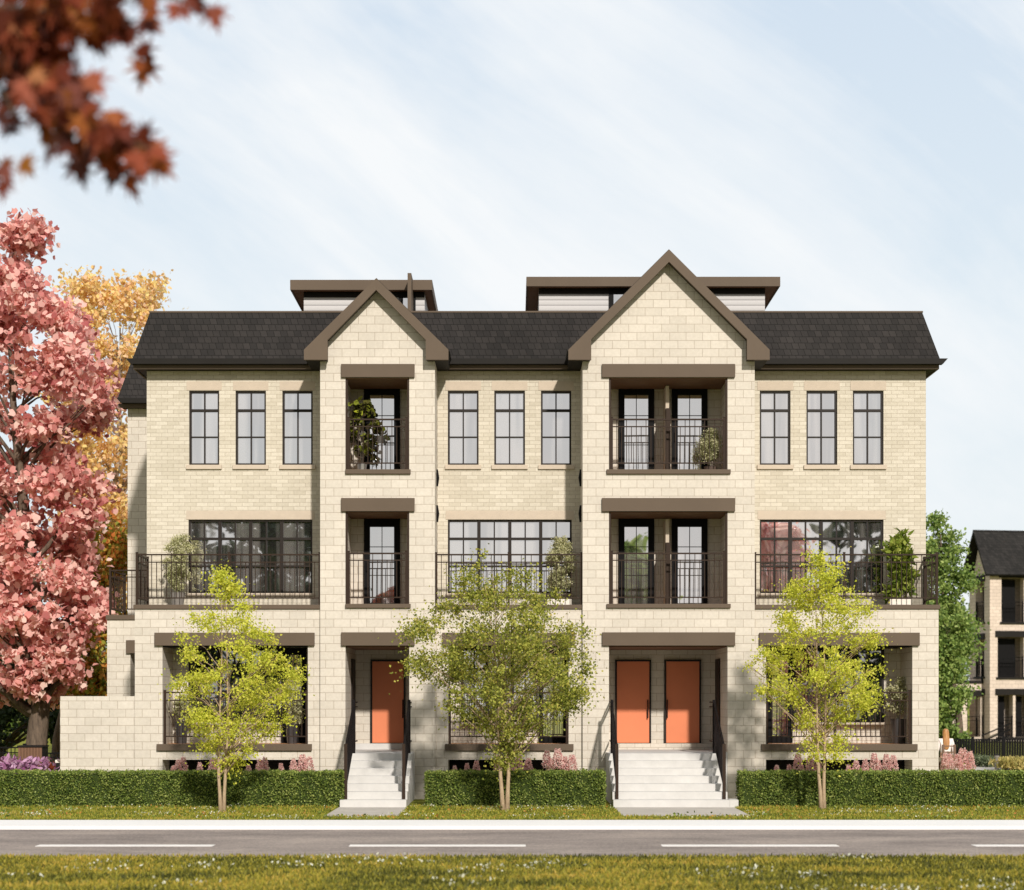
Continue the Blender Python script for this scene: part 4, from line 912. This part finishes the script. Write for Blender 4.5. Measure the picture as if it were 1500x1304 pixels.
MB().lathe(x_, y_, [(.07, 0), (.07, .42), (.09, .43), (.09, .50), (.05, .52)], 14).build('shaft', M['potgrey'], b, off=(x_, y_, 0)); MB().lathe(x_, y_, [(.1, .521), (.1, .54), (.02, .56)], 14).build('cap', M['trimdark'], b, off=(x_, y_, 0))
# distant woods
P = []
for x_, y_, r_, h_ in [(-52, 60, 7, 8), (-42, 66, 7, 9), (-33, 70, 6, 8), (-26, 72, 6, 7), (26, 95, 7, 9), (36, 100, 8, 11), (48, 100, 8, 10), (58, 95, 8, 9), (70, 95, 9, 10)]:
    d = rng.normal(size=(2200, 3)); d /= np.linalg.norm(d, axis=1)[:, None]; P.append(V3(x_, y_, h_ * .5) + d * V3(r_, r_ * .6, h_ * .5) * (rng.random((2200, 1)) ** .3))
stuff(tag(leaves('distant_woodland', np.concatenate(P), .55, M['leaf_green'], None, T_OVAL), 'far-off belt of green trees behind the houses', 'woodland'))
# the person seen from behind --------------------------------------------------------------------
PX, PY = X(1385, 4.0), 4.0
M['skin'] = simple('skin', (.55, .34, .25), .6, .3); M['hair'] = None
m, nt, out = newmat('auburn_hair'); p = principled(nt, out, .5, .4); tcx = nt.nodes.new('ShaderNodeTexCoord')
n = noise(nt, mapping(nt, tcx.outputs['Object'], (60, 60, 3)), 1, 4); lk(nt, ramp(nt, n, [(.3, (.22, .09, .03)), (.7, (.55, .28, .10))]), p.inputs['Base Color']); bump(nt, n, p, .5, .01); M['hair'] = m
M['shirt'] = simple('white_blouse', (.78, .70, .66), .8, .1); M['trousers'] = simple('cream_trousers', (.70, .66, .60), .8, .1); M['chairwood'] = simple('brown_wood', (.14, .08, .045), .5, .4, nscale=8)
pe = empty('person', (PX, PY, 0), 'person seen from behind with long auburn hair and white blouse, standing behind a wooden chair', 'person')
def skin(name, J, E, mat, parent, root=0, sub=2):
    me = bpy.data.meshes.new(name); me.from_pydata([j[:3] for j in J], E, []); me.materials.append(mat)
    o = bpy.data.objects.new(name, me); link(o, parent); md = o.modifiers.new('skin', 'SKIN')
    for i, j in enumerate(J):
        r = j[3]; me.skin_vertices[0].data[i].radius = (r, r) if not isinstance(r, tuple) else r; me.skin_vertices[0].data[i].use_root = (i == root)
    sb = o.modifiers.new('sub', 'SUBSURF'); sb.levels = sub; sb.render_levels = sub; md.use_smooth_shade = True
    return o
J = [(0, 0, .92, (.15, .10)), (0, 0, 1.12, (.125, .09)), (0, 0, 1.30, (.15, .09)), (0, 0, 1.39, (.07, .06)), (0, 0, 1.46, (.045, .045)), (0, .01, 1.54, (.07, .085)), (0, .01, 1.63, (.065, .08)),
     (-.16, 0, 1.36, .05), (-.21, .0, 1.10, .038), (-.22, .10, .90, .028), (.16, 0, 1.36, .05), (.21, 0, 1.10, .038), (.22, .08, .88, .028),
     (-.09, 0, .80, .08), (-.09, .01, .47, .055), (-.09, 0, .09, .038), (-.09, .14, .035, .032), (.09, 0, .80, .08), (.09, .01, .47, .055), (.09, 0, .09, .038), (.09, .14, .035, .032)]
E = [(0, 1), (1, 2), (2, 3), (3, 4), (4, 5), (5, 6), (2, 7), (7, 8), (8, 9), (2, 10), (10, 11), (11, 12), (0, 13), (13, 14), (14, 15), (15, 16), (0, 17), (17, 18), (18, 19), (19, 20)]
body = skin('body', J, E, M['skin'], pe)
for s_ in (-1, 1):
    hx, hy, hz_ = s_ * .22, .10 if s_ < 0 else .08, .88
    JH = [(hx, hy, hz_ + .02, .022), (hx, hy + .02, hz_ - .05, (.018, .03))]; EH = [(0, 1)]
    for k_, (dy, ln) in enumerate(((-.025, .065), (-.008, .075), (.009, .07), (.026, .055))):
        b0 = len(JH); JH += [(hx, hy + .02 + dy, hz_ - .08, .009), (hx - s_ * .006, hy + .02 + dy, hz_ - .08 - ln * .5, .008), (hx - s_ * .02, hy + .025 + dy, hz_ - .08 - ln, .006)]; EH += [(1, b0), (b0, b0 + 1), (b0 + 1, b0 + 2)]
    b0 = len(JH); JH += [(hx - s_ * .015, hy + .055, hz_ - .03, .01), (hx - s_ * .025, hy + .075, hz_ - .07, .008)]; EH += [(0, b0), (b0, b0 + 1)]
    skin('hand', JH, EH, M['skin'], pe, sub=1)
skin('blouse', [(0, 0, .93, (.165, .115)), (0, 0, 1.12, (.145, .11)), (0, 0, 1.31, (.165, .105)), (0, 0, 1.385, (.085, .07)), (-.165, 0, 1.35, .062), (-.215, 0, 1.10, .052), (-.225, .08, .94, .045), (.165, 0, 1.35, .062), (.215, 0, 1.10, .052), (.225, .07, .93, .045)],
     [(0, 1), (1, 2), (2, 3), (2, 4), (4, 5), (5, 6), (2, 7), (7, 8), (8, 9)], M['shirt'], pe)
skin('trousers', [(0, 0, .94, (.16, .11)), (-.09, 0, .80, .095), (-.09, .01, .47, .072), (-.09, 0, .12, .06), (.09, 0, .80, .095), (.09, .01, .47, .072), (.09, 0, .12, .06)], [(0, 1), (1, 2), (2, 3), (0, 4), (4, 5), (5, 6)], M['trousers'], pe)
skin('hair', [(0, .0, 1.665, (.07, .085)), (0, -.015, 1.57, (.098, .10)), (0, -.05, 1.45, (.095, .065)), (0, -.085, 1.30, (.10, .045)), (0, -.10, 1.17, (.085, .035)), (0, -.10, 1.08, (.05, .02))], [(0, 1), (1, 2), (2, 3), (3, 4), (4, 5)], M['hair'], pe)
fc = MB(); fc.lathe(0, 0, [(.004, 1.52), (.016, 1.525), (.004, 1.56)], 8)
fo = bpy.data.meshes.new('nose'); o = MB().add([(-.015, .095, 1.53), (.015, .095, 1.53), (0, .125, 1.535), (0, .098, 1.58)], [(0, 1, 2), (1, 3, 2), (3, 0, 2), (0, 3, 1)]).build('nose', M['skin'], pe)
for s_ in (-1, 1): MB().lathe(s_ * .03, .094, [(.003, 1.578), (.012, 1.585), (.003, 1.592)], 8).build('eye', M['black'], pe)
MB().box(-.022, .022, .09, .102, 1.492, 1.502).build('mouth', M['soffit'], pe)
# chair
ch = empty('wooden_chair', (PX - .02, PY - .42, 0), 'tall brown wooden chair with open slatted back in front of the person', 'chair')
for s_ in (-1, 1):
    MB().bar((s_ * .16, -.03, 0), (s_ * .15, 0, 1.24), .055).build('leg', M['chairwood'], ch); MB().bar((s_ * .18, .36, 0), (s_ * .17, .33, .74), .045).build('leg', M['chairwood'], ch)
MB().box(-.19, .19, -.01, .37, .74, .78).build('seat', M['chairwood'], ch, bevel=.008)
MB().bar((-.15, .0, 1.20), (.15, .0, 1.20), .05, .03).build('top_rail', M['chairwood'], ch); MB().bar((-.15, -.01, 1.04), (.15, -.01, 1.04), .05, .03).build('back_rail', M['chairwood'], ch)
MB().bar((0, -.01, 1.04), (0, -.005, .80), .03).build('splat', M['chairwood'], ch)
MB().bar((-.16, -.02, .35), (.16, -.02, .35), .035).build('footrest', M['chairwood'], ch)
